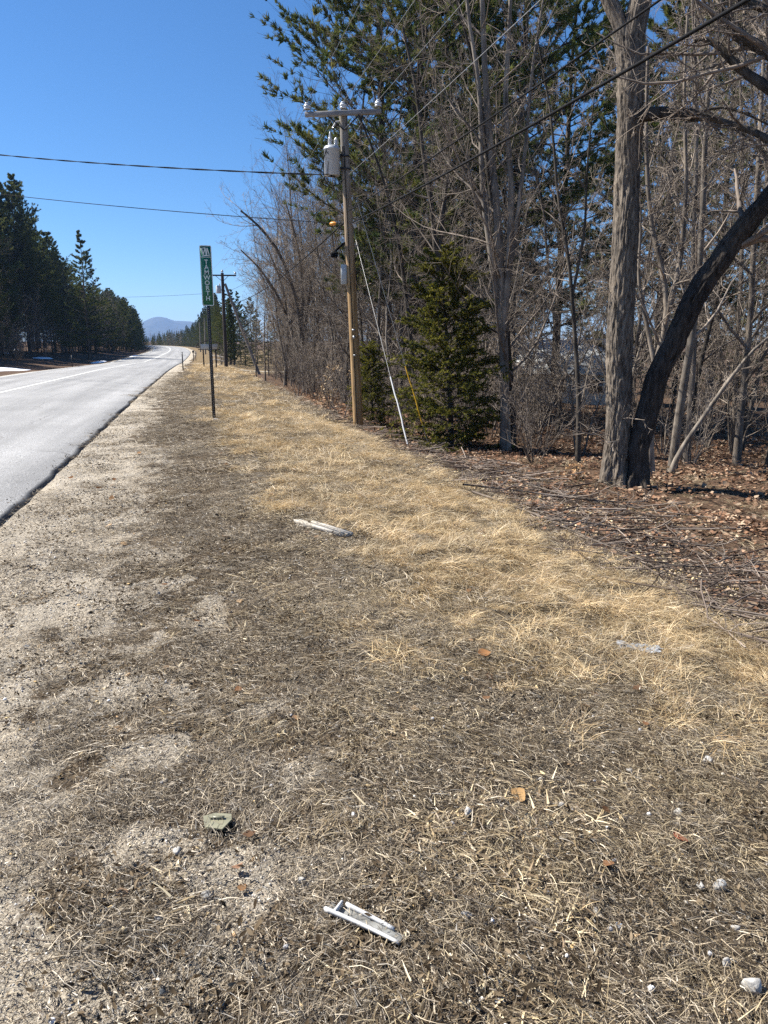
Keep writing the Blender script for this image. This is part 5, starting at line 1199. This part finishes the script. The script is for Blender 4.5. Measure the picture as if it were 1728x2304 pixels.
def rounded(w, h, r, n=6):
    pts = []
    for cx, cz, a0 in ((w / 2 - r, h / 2 - r, 0), (-w / 2 + r, h / 2 - r, PI / 2), (-w / 2 + r, -h / 2 + r, PI), (w / 2 - r, -h / 2 + r, 1.5 * PI)):
        for k in range(n + 1): a = a0 + PI / 2 * k / n; pts.append((cx + r * math.cos(a), cz + r * math.sin(a)))
    return np.array(pts)
def plate(g_, pts, y0, y1):
    n = len(pts); A = np.stack([pts[:, 0], np.full(n, y0), pts[:, 1]], 1); B = np.stack([pts[:, 0], np.full(n, y1), pts[:, 1]], 1)
    i = np.arange(n); j = (i + 1) % n; c0 = A.mean(0); c1 = B.mean(0)
    V = np.vstack([A, B, c0, c1]); F = np.vstack([np.stack([i, j, np.full(n, 2 * n)], 1), np.stack([j + n, i + n, np.full(n, 2 * n + 1)], 1), np.stack([i + n, j + n, j], 1), np.stack([i + n, j, i], 1)])
    g_.add(V, F)
zc = p_bot - SB[2] + ph_ / 2
pn = empty('x', (0, 0, 0)); bpy.data.objects.remove(pn)
g_ = Geo(); plate(g_, rounded(pw_, ph_, .03), -.004, 0.0); pan = obj('panel', g_.mesh('panel', M['sign_green']), SG, (0, 0, zc))
def ring(g_, w, h, r, th_, y):
    a = rounded(w, h, r); b = rounded(w - 2 * th_, h - 2 * th_, max(r - th_, .004)); n = len(a); i = np.arange(n); j = (i + 1) % n
    V = np.vstack([np.stack([a[:, 0], np.full(n, y), a[:, 1]], 1), np.stack([b[:, 0], np.full(n, y), b[:, 1]], 1)]); g_.add(V, np.stack([i, j, j + n, i + n], 1))
g_ = Geo(); ring(g_, pw_ - .001, ph_ - .001, .03, .016, -.0062); obj('border', g_.mesh('border', M['letter_white']), pan)
g_ = Geo(); box(g_, (0, -.0055, ph_ / 2 - .225), (pw_ - .034, .002, .014)); obj('divider', g_.mesh('divider', M['letter_white']), pan)
# emblem: pale brush-like strokes in the top square
def stroke(g_, a, b, w, y=-.0062):
    a = np.array(a); b = np.array(b); d = unit(b - a); s_ = np.array([-d[1], d[0]]) * w / 2; q = np.array([a - s_, b - s_ * .8, b + s_ * .8, a + s_]); g_.add(np.stack([q[:, 0], np.full(4, y), q[:, 1]], 1), [[0, 1, 2, 3]])
g_ = Geo(); ez = ph_ / 2 - .125; es = .155
for k_, (a, b, w) in enumerate((((-.48, .40), (-.28, -.45), .16), ((-.05, .42), (-.34, -.45), .13), ((-.5, .42), (.0, .50), .09), ((-.02, .48), (.06, -.45), .14), ((.22, .48), (.12, -.40), .13), ((.22, .50), (.46, -.42), .13), ((-.40, -.46), (.48, -.46), .12))):
    stroke(g_, (a[0] * es, ez + a[1] * es), (b[0] * es, ez + b[1] * es), w * es, -.0062 - .0004 * k_)
obj('emblem', g_.mesh('emblem', M['letter_white']), pan)
def letter_mesh(ch, size):
    cu = bpy.data.curves.new('letter', 'FONT'); cu.body = ch; cu.size = size; cu.align_x = 'CENTER'; cu.extrude = .0006; cu.offset = .002
    tmp = bpy.data.objects.new('tmp', cu); COL.objects.link(tmp); dg = bpy.context.evaluated_depsgraph_get(); dg.update()
    me_ = bpy.data.meshes.new_from_object(tmp.evaluated_get(dg)); bpy.data.objects.remove(tmp); bpy.data.curves.remove(cu)
    me_.materials.clear(); me_.materials.append(M['letter_white']); return me_
lt_top = ph_ / 2 - .315; step = (lt_top + ph_ / 2 - .15) / 7.0
for i, ch in enumerate('TAMWORTH'):
    o_ = obj('letter', letter_mesh(ch, .125), pan, (.003, -.0062, lt_top - i * step - .045)); o_.rotation_euler = (PI / 2, 0, 0)
g_ = Geo(); V_, F_ = blob(np.random.default_rng(3), 2, .5); g_.add(V_ * np.array([.09, .06, .05]) + np.array([.03, -.05, .0]), F_); o_ = obj('stone', g_.mesh('stone', M['stone']), None, SB); tag(o_, 'flat whitish stone at the foot of the green sign post', 'stone')

# ------------------------------------------------------------------ small roadside things in the distance
def delineator(px, yb, h, label):
    b_ = on_ground(px, yb); r_ = empty('delineator_post', b_); tag(r_, label, 'marker post', 'roadside marker posts'); g_ = Geo(); box(g_, (0, 0, h / 2 - .1), (.07, .03, h + .2), bev=.005); obj('post', g_.mesh('post', M['black_steel']), r_)
    g_ = Geo(); box(g_, (0, -.0185, h - .12), (.05, .006, .12)); obj('reflector', g_.mesh('reflector', M['steel']), r_)
delineator(412, 833, 1.15, 'thin dark marker post on the grass beside the road edge')
delineator(441, 812, 1.1, 'dark marker post by the driveway')
x_, y_ = left_spot(74, 1.6); r_ = empty('delineator_post', (x_, y_, gz(x_, y_))); tag(r_, 'thin dark marker post across the road below the forest', 'marker post', 'roadside marker posts'); g_ = Geo(); box(g_, (0, 0, .5), (.07, .03, 1.2)); obj('post', g_.mesh('post', M['black_steel']), r_)
# hanging house sign with gabled frame
b_ = on_ground(459, 824); r_ = empty('house_sign', b_); tag(r_, 'dark gabled house sign on two posts beyond the green sign', 'sign')
for dx in (0, 1.0):
    g_ = Geo(); box(g_, (dx, 0, .75), (.11, .11, 1.9), bev=.01); obj('post', g_.mesh('post', M['dark_wood']), r_)
g_ = Geo(); box(g_, (.5, -.075, 1.58), (1.35, .03, .42), bev=.01); obj('panel', g_.mesh('panel', M['box_grey']), r_)
g_ = Geo(); beam(g_, np.array([-.45, 0, 1.82]), np.array([.5, 0, 2.12]), .2, .06); beam(g_, np.array([1.45, 0, 1.82]), np.array([.5, 0, 2.12]), .2, .06); beam(g_, np.array([-.4, 0, 1.36]), np.array([1.4, 0, 1.36]), .1, .07); obj('gable', g_.mesh('gable', M['dark_wood']), r_)
for dx in (-.42, 1.42):
    g_ = Geo(); a_ = np.linspace(0, 2 * PI, 13); tube(g_, np.stack([dx + .12 * np.cos(a_), 0 * a_, 1.62 + .14 * np.sin(a_)], 1), .03, 6, caps=False); obj('scroll', g_.mesh('scroll', M['dark_wood']), r_)
# mailbox
b_ = at_dist(435, 800, 92); b_[2] = gz(b_[0], b_[1]); r_ = empty('mailbox', b_); tag(r_, 'black mailbox on a post by the driveway', 'mailbox')
g_ = Geo(); box(g_, (0, 0, .45), (.1, .1, 1.1)); obj('post', g_.mesh('post', M['grey_wood']), r_)
g_ = Geo(); a_ = np.linspace(0, PI, 9); pr = np.vstack([np.stack([.12 * np.cos(a_), .12 * np.sin(a_) + .14], 1), [[-.12, 0], [.12, 0]]]); plate(g_, pr, -.28, .28); obj('box', g_.mesh('box', M['black_steel']), r_, (0, 0, 1.0))
# rail fence beside the lawn
f0 = at_dist(478, 812, 84); f1 = at_dist(508, 812, 80); r_ = empty('rail_fence', (f0[0], f0[1], gz(f0[0], f0[1]))); tag(r_, 'grey wooden rail fence behind the braced pole', 'fence')
for i in range(4):
    q = f0 + (f1 - f0) * i / 3; z = gz(q[0], q[1]); g_ = Geo(); box(g_, (q[0], q[1], z + .5), (.12, .12, 1.3), bev=.01); local(r_, 'fence_post', g_, M['grey_wood'])
    if i < 3:
        q2 = f0 + (f1 - f0) * (i + 1) / 3; z2 = gz(q2[0], q2[1])
        for hh in (.45, .85): g_ = Geo(); beam(g_, np.array([q[0], q[1] - .03, z + hh]), np.array([q2[0], q2[1] - .03, z2 + hh + .03]), .05, .12); local(r_, 'rail', g_, M['grey_wood'])
p = at_dist(497, 806, 78); tree_at(0, SHRUB[0], p[0], p[1], .75, 'pale bare garden shrub in front of the rail fence', None, name='bare_shrub', parts=('stems', 'twigs'), cat='shrub')
# snow left on the far bank
def snow(px, py, w, l, label):
    b_ = on_ground(px, py); rr = np.random.default_rng(int(px + py)); n = 26; a_ = np.linspace(0, 2 * PI, n, endpoint=False); rad = 1 + .35 * (fbm(np.cos(a_) * 1.6 + px, np.sin(a_) * 1.6, 7) - .5) * 2
    V = []; 
    for k, f_ in enumerate((1.0, .8, .45, 0.02)):
        x_ = b_[0] + rad * f_ * w * np.cos(a_); y_ = b_[1] + rad * f_ * l * np.sin(a_); V.append(np.stack([x_, y_, height(x_, y_, False) + [-.06, .05, .10, .12][k] + .03 * (fbm(x_, y_, 8) - .5)], 1))
    V = np.vstack(V) - b_; i = np.arange(n); j = (i + 1) % n; F_ = np.vstack([np.stack([i + k * n, j + k * n, j + (k + 1) * n, i + (k + 1) * n], 1) for k in range(3)])
    o_ = obj('snow_patch', make_mesh('snow_patch', V, F_, M['snow'], None, True), None, b_); tag(o_, label, 'snow', 'snow patches on the far bank')
snow(20, 832, 1.5, 4.2, 'long snow strip along the ditch across the road'); snow(98, 806, 1.1, 2.4, 'small snow patch halfway up the bank across the road'); snow(34, 787, .8, 3, 'thin snow streak high on the bank by the forest'); snow(8, 795, 1.2, 3, 'bluish snow patch under the forest edge')
snow(222, 815, .7, 5, 'narrow snow ribbon at the bank foot beside the road'); snow(312, 802, 1.5, 6, 'shaded snow patch where the road starts to bend'); snow(352, 794, 1.6, 9, 'bright snow patch on the inside of the bend'); snow(372, 786, 1.4, 9, 'far snow strip inside the bend')
# house behind the trees
hb = at_dist(1222 * K, 800 * K, 50.0); hz_ = gz(hb[0], hb[1]); r_ = empty('house', (hb[0], hb[1], hz_), math.radians(-38)); tag(r_, 'low house with a pale metal roof seen through the trees', 'house')
ev = at_dist(1222 * K, 797 * K, 50.0)[2] - hz_; rg = at_dist(1222 * K, 733 * K, 50.0)[2] - hz_
g_ = Geo(); hw, hl = 2.6, 4.0
V_ = np.array([[-hl, -hw, -.4], [hl, -hw, -.4], [hl, hw, -.4], [-hl, hw, -.4], [-hl, -hw, ev], [hl, -hw, ev], [hl, hw, ev], [-hl, hw, ev], [-hl, 0, rg - .08], [hl, 0, rg - .08]])
g_.add(V_, [[0, 1, 5, 4], [1, 2, 6, 5], [2, 3, 7, 6], [3, 0, 4, 7]]); g_.add(V_, [[4, 8, 7], [5, 6, 9]]); obj('wall', g_.mesh('wall', M['siding']), r_)
for sy in (-1, 1):
    g_ = Geo(); a_ = np.array([0, sy * (hw + .45), ev - .25]); b_ = np.array([0, 0, rg]); d = unit(b_ - a_); nn_ = np.cross([1, 0, 0], d); box(g_, (a_ + b_) / 2 + nn_ * .03 * sy * -1, (2 * hl + .7, np.linalg.norm(b_ - a_), .07), np.stack([[1, 0, 0], d, nn_], 1)); obj('roof', g_.mesh('roof', M['roof_metal']), r_)
for dx in (-2.2, 0.2, 2.4):
    g_ = Geo(); box(g_, (dx, -hw - .02, ev * .55), (.9, .05, .9)); w_ = obj('window', g_.mesh('window', M['white_paint']), r_); g_ = Geo(); box(g_, (dx, -hw - .05, ev * .55), (.74, .03, .74)); obj('pane', g_.mesh('pane', M['glass_dark']), w_)
g_ = Geo(); box(g_, (-hl - .02, .3, ev * .55), (.05, .9, .9)); w_ = obj('window', g_.mesh('window', M['white_paint']), r_); g_ = Geo(); box(g_, (-hl - .05, .3, ev * .55), (.03, .74, .74)); obj('pane', g_.mesh('pane', M['glass_dark']), w_)
# young beech keeping its pale leaves, by the pole
def beech(px, py, h, seed, label, nl=420, cols=((.50, .36, .22), (.42, .28, .16), (.58, .46, .31))):
    b_ = on_ground(px * K, py * K); rng = np.random.default_rng(seed); tr, parts = bare_tree(seed, H=h, r=.018, n1=8, t0=.15, spread=.8, n2=5, n3=3, n4=0, stems=3, wander=.08, rmin=.003, stem_spread=.3)
    r_ = empty('beech_sapling', b_); tag(r_, label, 'sapling'); obj('trunk', tubes_mesh('trunk', [tr], M['twig']), r_); obj('crown', tubes_mesh('crown', parts, M['twig']), r_)
    tips = parts[-1][0][:, -1]; tips = tips[rng.integers(0, len(tips), nl)] + rng.normal(0, .05, (nl, 3)); g_ = Geo()
    for q in tips:
        V_, F_, C_ = leafsrc(int(rng.integers(0, 60)), cols[rng.integers(0, len(cols))], rng.uniform(.8, 1.2)); V_ = V_ * rng.uniform(.05, .08) @ (rotz(rng.uniform(0, 6.3)) @ rotx(rng.normal(0, .8)) @ roty(rng.normal(.5, .6))).T; g_.add(V_ + q, F_, C_)
    o_ = obj('leaves', g_.mesh('leaves', M['litter']), r_); o_['kind'] = 'stuff'
beech(738, 905, 2.1, 201, 'small sapling holding pale withered leaves beside the utility pole', 300)
beech(1240, 1035, .55, 203, 'low oak sprout with tan leaves before the great trunk', 130, ((.46, .30, .16), (.38, .22, .11), (.55, .40, .24)))

# ------------------------------------------------------------------ things lying on the verge
M['channel_floor'] = simple('channel_floor', (.16, .16, .15), .6, nscale=40, nvar=.5)
def sized_stone(px, py, wpx, label, c=(.52, .52, .53), group=None, sink=.25):
    b_ = on_ground(px * K, py * K); d = np.linalg.norm(b_ - np.array([0, 0, CH])); r_ = .5 * wpx * K * d / FPX
    rng = np.random.default_rng(int(px * 7 + py)); V_, F_ = blob(rng, 2, .8, .10)
    for _ in range(7):
        dv = rng.normal(size=3); dv /= np.linalg.norm(dv); V_ = V_ - np.maximum(V_ @ dv - rng.uniform(.3, .6), 0)[:, None] * dv
    V_ = V_ * r_ * 1.05 @ rotz(rng.uniform(0, 6)).T
    b_ = b_ + np.array([0, 0, r_ * .22 + .006]); m_ = M['stone'] if c is None else STONE_M[c]
    o_ = obj('stone', make_mesh('stone', V_, F_, m_), None, b_); tag(o_, label, 'stone', group)
STONE_M = {'g': simple('stone_grey', (.28, .275, .265), .85, nscale=60, nvar=.4, bump=.6), 'w': simple('stone_white', (.42, .40, .365), .9, nscale=60, nvar=.2, bump=.3), 'b': simple('stone_blue', (.22, .245, .29), .8, nscale=60, nvar=.25, bump=.3), 't': simple('stone_tan', (.58, .48, .30), .85, nscale=60, nvar=.2, bump=.3), 'd': simple('stone_dark', (.05, .055, .06), .7, nscale=60, nvar=.3, bump=.3)}
G_ = 'stones lying on the verge'
for px, py, w, c, lb in ((450, 1940, 30, 'g', 'smooth upright grey stone casting a short shadow on bare sand'), (343, 1990, 25, 'g', 'pointed bluish stone just off the smooth upright grey one'), (383, 1846, 28, 'w', 'whitish lumpy stone below the olive plastic shard'), (343, 1286, 16, 'w', 'lone white pebble on the open thatch beside the shoulder'),
        (1012, 1760, 30, 'w', 'flat white stone above the broad straw blades'), (1252, 1800, 20, 'w', 'small white stone beside the broad straw blades'), (1465, 1763, 30, 'w', 'white angular stone below the golden grass'), (1530, 1649, 30, 'w', 'half-buried white stone at the foot of the golden grass'),
        (1514, 1921, 24, 'w', 'white stone touching a rough grey one'), (1552, 1921, 36, 'g', 'rough grey stone touching a white one'), (1010, 1986, 30, 'b', 'slate-blue stone beside the white plastic channel'), (1336, 2006, 20, 'b', 'small slate-blue stone in the straw'), (1630, 2140, 46, 'w', 'largest white stone half sunk in the straw'),
        (1566, 2086, 24, 'w', 'white stone next to the largest white one'), (1590, 2010, 22, 'w', 'small pale stone in the straw'), (650, 1906, 22, 'w', 'small pale stone in the dark thatch'), (1360, 1668, 16, 'w', 'small pale stone in the straw'), (1212, 1745, 16, 'w', 'small pale stone in the straw'), (1288, 1975, 20, 'w', 'small pale stone in the straw'),
        (1450, 2235, 26, 'w', 'small pale stone in the straw'), (1040, 2140, 22, 't', 'yellowish stone in the straw'), (1165, 1690, 18, 'w', 'small pale stone in the straw'), (1080, 2170, 20, 'g', 'small grey stone in the straw'), (614, 1585, 14, 't', 'yellowish chip of stone in the dark thatch'), (1190, 1785, 14, 'd', 'black cinder lump among the straw'), (350, 2150, 22, 'd', 'black cinder lump on the sand'), (130, 1830, 18, 'g', 'small grey stone on the sandy shoulder'), (270, 2015, 16, 't', 'yellowish stone on the sandy shoulder'), (60, 1400, 14, 'g', 'small grey stone on the sandy shoulder')):
    sized_stone(px, py, w, lb, c, G_)
def lying(name, a, b, label, cat, build):
    """place a thing on the ground so that its x axis runs from photo point a to photo point b; build(length) -> [(part, Geo, material)]"""
    A = on_ground(a[0] * K, a[1] * K); B = on_ground(b[0] * K, b[1] * K); c_ = (A + B) / 2; Ln = np.linalg.norm(B - A)
    r_ = empty(name, c_ + np.array([0, 0, .018]), math.atan2(B[1] - A[1], B[0] - A[0])); tag(r_, label, cat)
    for nm, gg, mt in build(Ln): obj(nm, gg.mesh(nm, mt), r_)
    return r_
def b_board(L_):
    rng = np.random.default_rng(4); out = []
    for i in range(4):
        g_ = Geo(); y = (i - 1.5) * .032; l = L_ * rng.uniform(.75, 1.05); q = rng.uniform(-.05, .05) * L_ + (L_ - l) * .4
        box(g_, (q, y, .012 + rng.uniform(0, .012)), (l, .034, .034), rotz(rng.normal(0, .03)) @ rotx(rng.normal(0, .12))); V_ = g_.V[0]; V_[V_[:, 0] < 0] += rng.normal(0, .012, (int((V_[:, 0] < 0).sum()), 3)) * np.array([2, .6, .3]); V_[:, 2] = V_[:, 2].clip(0, None); out.append(('splinter', g_, M['old_board']))
    return out
lying('broken_board', (655, 1134), (748, 1166), 'weathered splintered board lying on the matted grass', 'board', b_board)
def b_channel(L_):
    n = 16; t = np.linspace(-.5, .5, n); bend = -.10 * L_ * (t + .5) ** 2; h = .026 * (1 - .4 * (t + .5)); g_ = Geo(); out = []
    for y0, dy, lab, i0 in ((-.021, .0075, 'near_wall', 0), (.021, .0065, 'far_wall', 3)):
        g_ = Geo(); e = slice(i0, n if y0 < 0 else n - 2); tt = t[e]; yy = y0 * (1 - .3 * (tt + .5)) + bend[e] * .5; hh = h[e] * (1 if y0 > 0 else .8)
        V_ = np.stack([np.stack([tt * L_, yy - dy / 2, 0 * tt], 1), np.stack([tt * L_, yy - dy / 2 - .006, hh], 1), np.stack([tt * L_, yy + dy / 2 - .004, hh], 1), np.stack([tt * L_, yy + dy / 2, 0 * tt], 1)], 1); m_ = len(tt); idx = np.arange(m_ * 4).reshape(m_, 4)
        F_ = np.concatenate([np.stack([idx[:-1, k], idx[1:, k], idx[1:, (k + 1) % 4], idx[:-1, (k + 1) % 4]], 1) for k in range(4)]); F_ = np.vstack([F_, idx[:1], idx[-1:, ::-1]]); g_.add(V_.reshape(-1, 3), F_); out.append((lab, g_, M['plastic_white']))
    g_ = Geo(); yy = bend * .5; w = .019 * (1 - .3 * (t + .5)); V_ = np.stack([np.stack([t * L_, yy - w, .006 + 0 * t], 1), np.stack([t * L_, yy + w, .006 + 0 * t], 1)], 1).reshape(-1, 3); idx = np.arange(2 * n).reshape(n, 2); g_.add(V_, np.stack([idx[:-1, 0], idx[1:, 0], idx[1:, 1], idx[:-1, 1]], 1)); out.append(('floor', g_, M['channel_floor']))
    g_ = Geo(); box(g_, (-.36 * L_, -.003, .013), (.006, .04, .022)); out.append(('rib', g_, M['plastic_white']))
    return out
lying('plastic_channel', (712, 1976), (872, 2032), 'curved white plastic channel broken off and lying in the thatch', 'plastic piece', b_channel)
def shard(L_):
    g_ = Geo(); pts = np.array([(-.5, .25), (-.15, .42), (.42, .38), (.5, .1), (.3, -.42), (-.3, -.3)]) * L_; n = len(pts); A = np.column_stack([pts, .012 + .02 * pts[:, 0]]); B = A + np.array([0, 0, .006]); i = np.arange(n); j = (i + 1) % n
    g_.add(np.vstack([A, B]), np.vstack([np.stack([i, j, j + n, i + n], 1)])); g_.add(B, [[0, 1, 2], [0, 2, 3], [0, 3, 4], [0, 4, 5]]); return [('shard', g_, M['olive'])]
M['olive'] = simple('olive_plastic', (.22, .21, .14), .35, nscale=12, nvar=.2); M['film'] = simple('film', (.26, .275, .29), .25, nscale=20, nvar=.4)
o_ = lying('plastic_shard', (436, 1795), (500, 1792), 'flat olive plastic shard lying above the whitish lumpy stone', 'plastic piece', shard); g_ = Geo(); box(g_, (0, .012, .024), (.05, .010, .005)); obj('ridge', g_.mesh('ridge', M['olive']), o_)
def film(L_):
    n, m_ = 22, 12; u_, v_ = np.meshgrid(np.linspace(-.5, .5, n), np.linspace(-.5, .5, m_), indexing='ij'); x_ = u_ * L_ * (1 + .1 * np.sin(v_ * 7)); y_ = v_ * L_ * .42 * (1 + .25 * np.sin(u_ * 9)); z_ = .012 + .03 * np.abs(fbm(u_ * 9, v_ * 6, 15, 3) - .45) * 2
    idx = np.arange(n * m_).reshape(n, m_); g_ = Geo(); g_.add(np.stack([x_, y_, z_], -1).reshape(-1, 3), np.stack([idx[:-1, :-1], idx[1:, :-1], idx[1:, 1:], idx[:-1, 1:]], -1).reshape(-1, 4)); return [('film', g_, M['film'])]
lying('plastic_sheet', (1335, 1396), (1425, 1424), 'crumpled greyish plastic sheet caught in the golden grass', 'plastic sheet', film)
for i, (px, py, w, c, lb) in enumerate(((1045, 1422, 28, (.40, .20, .09), 'orange-brown leaf on the edge of the golden grass'), (1468, 1822, 34, (.26, .10, .06), 'rust-red leaf between white stones'), (512, 1888, 26, (.34, .2, .13), 'pinkish-brown leaf beside the smooth upright grey stone'), (1120, 1735, 40, (.45, .28, .13), 'curled tan leaf above the broad straw blades'), (265, 1945, 24, (.36, .24, .15), 'pale brown leaf on the sandy shoulder'), (1265, 1535, 22, (.42, .22, .10), 'orange leaf among short golden tufts'))):
    b_ = on_ground(px * K, py * K); d = np.linalg.norm(b_ - np.array([0, 0, CH])); V_, F_, C_ = leafsrc(i + 3, c); V_ = V_ * (w * K * d / FPX) @ rotx(.35).T
    o_ = obj('fallen_leaf', make_mesh('fallen_leaf', V_, F_, M['litter'], C_), None, b_ + np.array([0, 0, .025]), i * 1.7); tag(o_, lb, 'leaf', 'larger fallen leaves')
# long cut branches at the foot of the bank
for i, (pts, r0, lb) in enumerate((([(1000, 1062), (1130, 1075), (1260, 1092), (1420, 1118), (1560, 1135)], .016, 'long dark cut branch lying nearest the hemlock side of the brush'), ([(1020, 1078), (1160, 1130), (1290, 1190), (1420, 1235), (1560, 1245), (1650, 1235)], .014, 'long sagging branch bordering the golden grass'), ([(1180, 1140), (1300, 1150), (1430, 1180), (1540, 1200)], .012, 'thin cut branch in the middle of the brush'), ([(1100, 1045), (1230, 1085), (1340, 1098), (1400, 1095)], .02, 'thick cut stick below the great trunk'))):
    q = np.array([on_ground(x * K, y * K) + np.array([0, 0, .10]) for x, y in pts]); q = curve_pts(q, 24); b_ = q[0].copy(); r_ = np.linspace(r0, r0 * .4, 24)
    me_ = tubes_mesh('cut_branch', [((q - b_)[None], r_[None], 6)] + limbs(300 + i, q - b_, r_, 9, .15, .97, .45, .22, 3, 2, 0, up=.0)[:3], M['twig_dark']); o_ = obj('cut_branch', me_, None, b_); tag(o_, lb, 'branch', 'cut branches below the bank')

# ------------------------------------------------------------------ haze in the long view down the road
hz = bpy.data.materials.new('haze_air'); hz.use_nodes = True; nt = hz.node_tree; nt.nodes.clear()
out = nt.nodes.new('ShaderNodeOutputMaterial'); pv = nt.nodes.new('ShaderNodeVolumePrincipled')
pv.inputs['Color'].default_value = (.33, .56, 1.0, 1); pv.inputs['Density'].default_value = .00013; pv.inputs['Anisotropy'].default_value = .25
nt.links.new(pv.outputs[0], out.inputs['Volume'])
g_ = Geo(); box(g_, (0, 3100, 76), (8200, 7000, 288)); o_ = obj('haze', g_.mesh('haze', hz)); tag(o_, 'thin blue haze in the far distance', 'haze', kind='stuff')
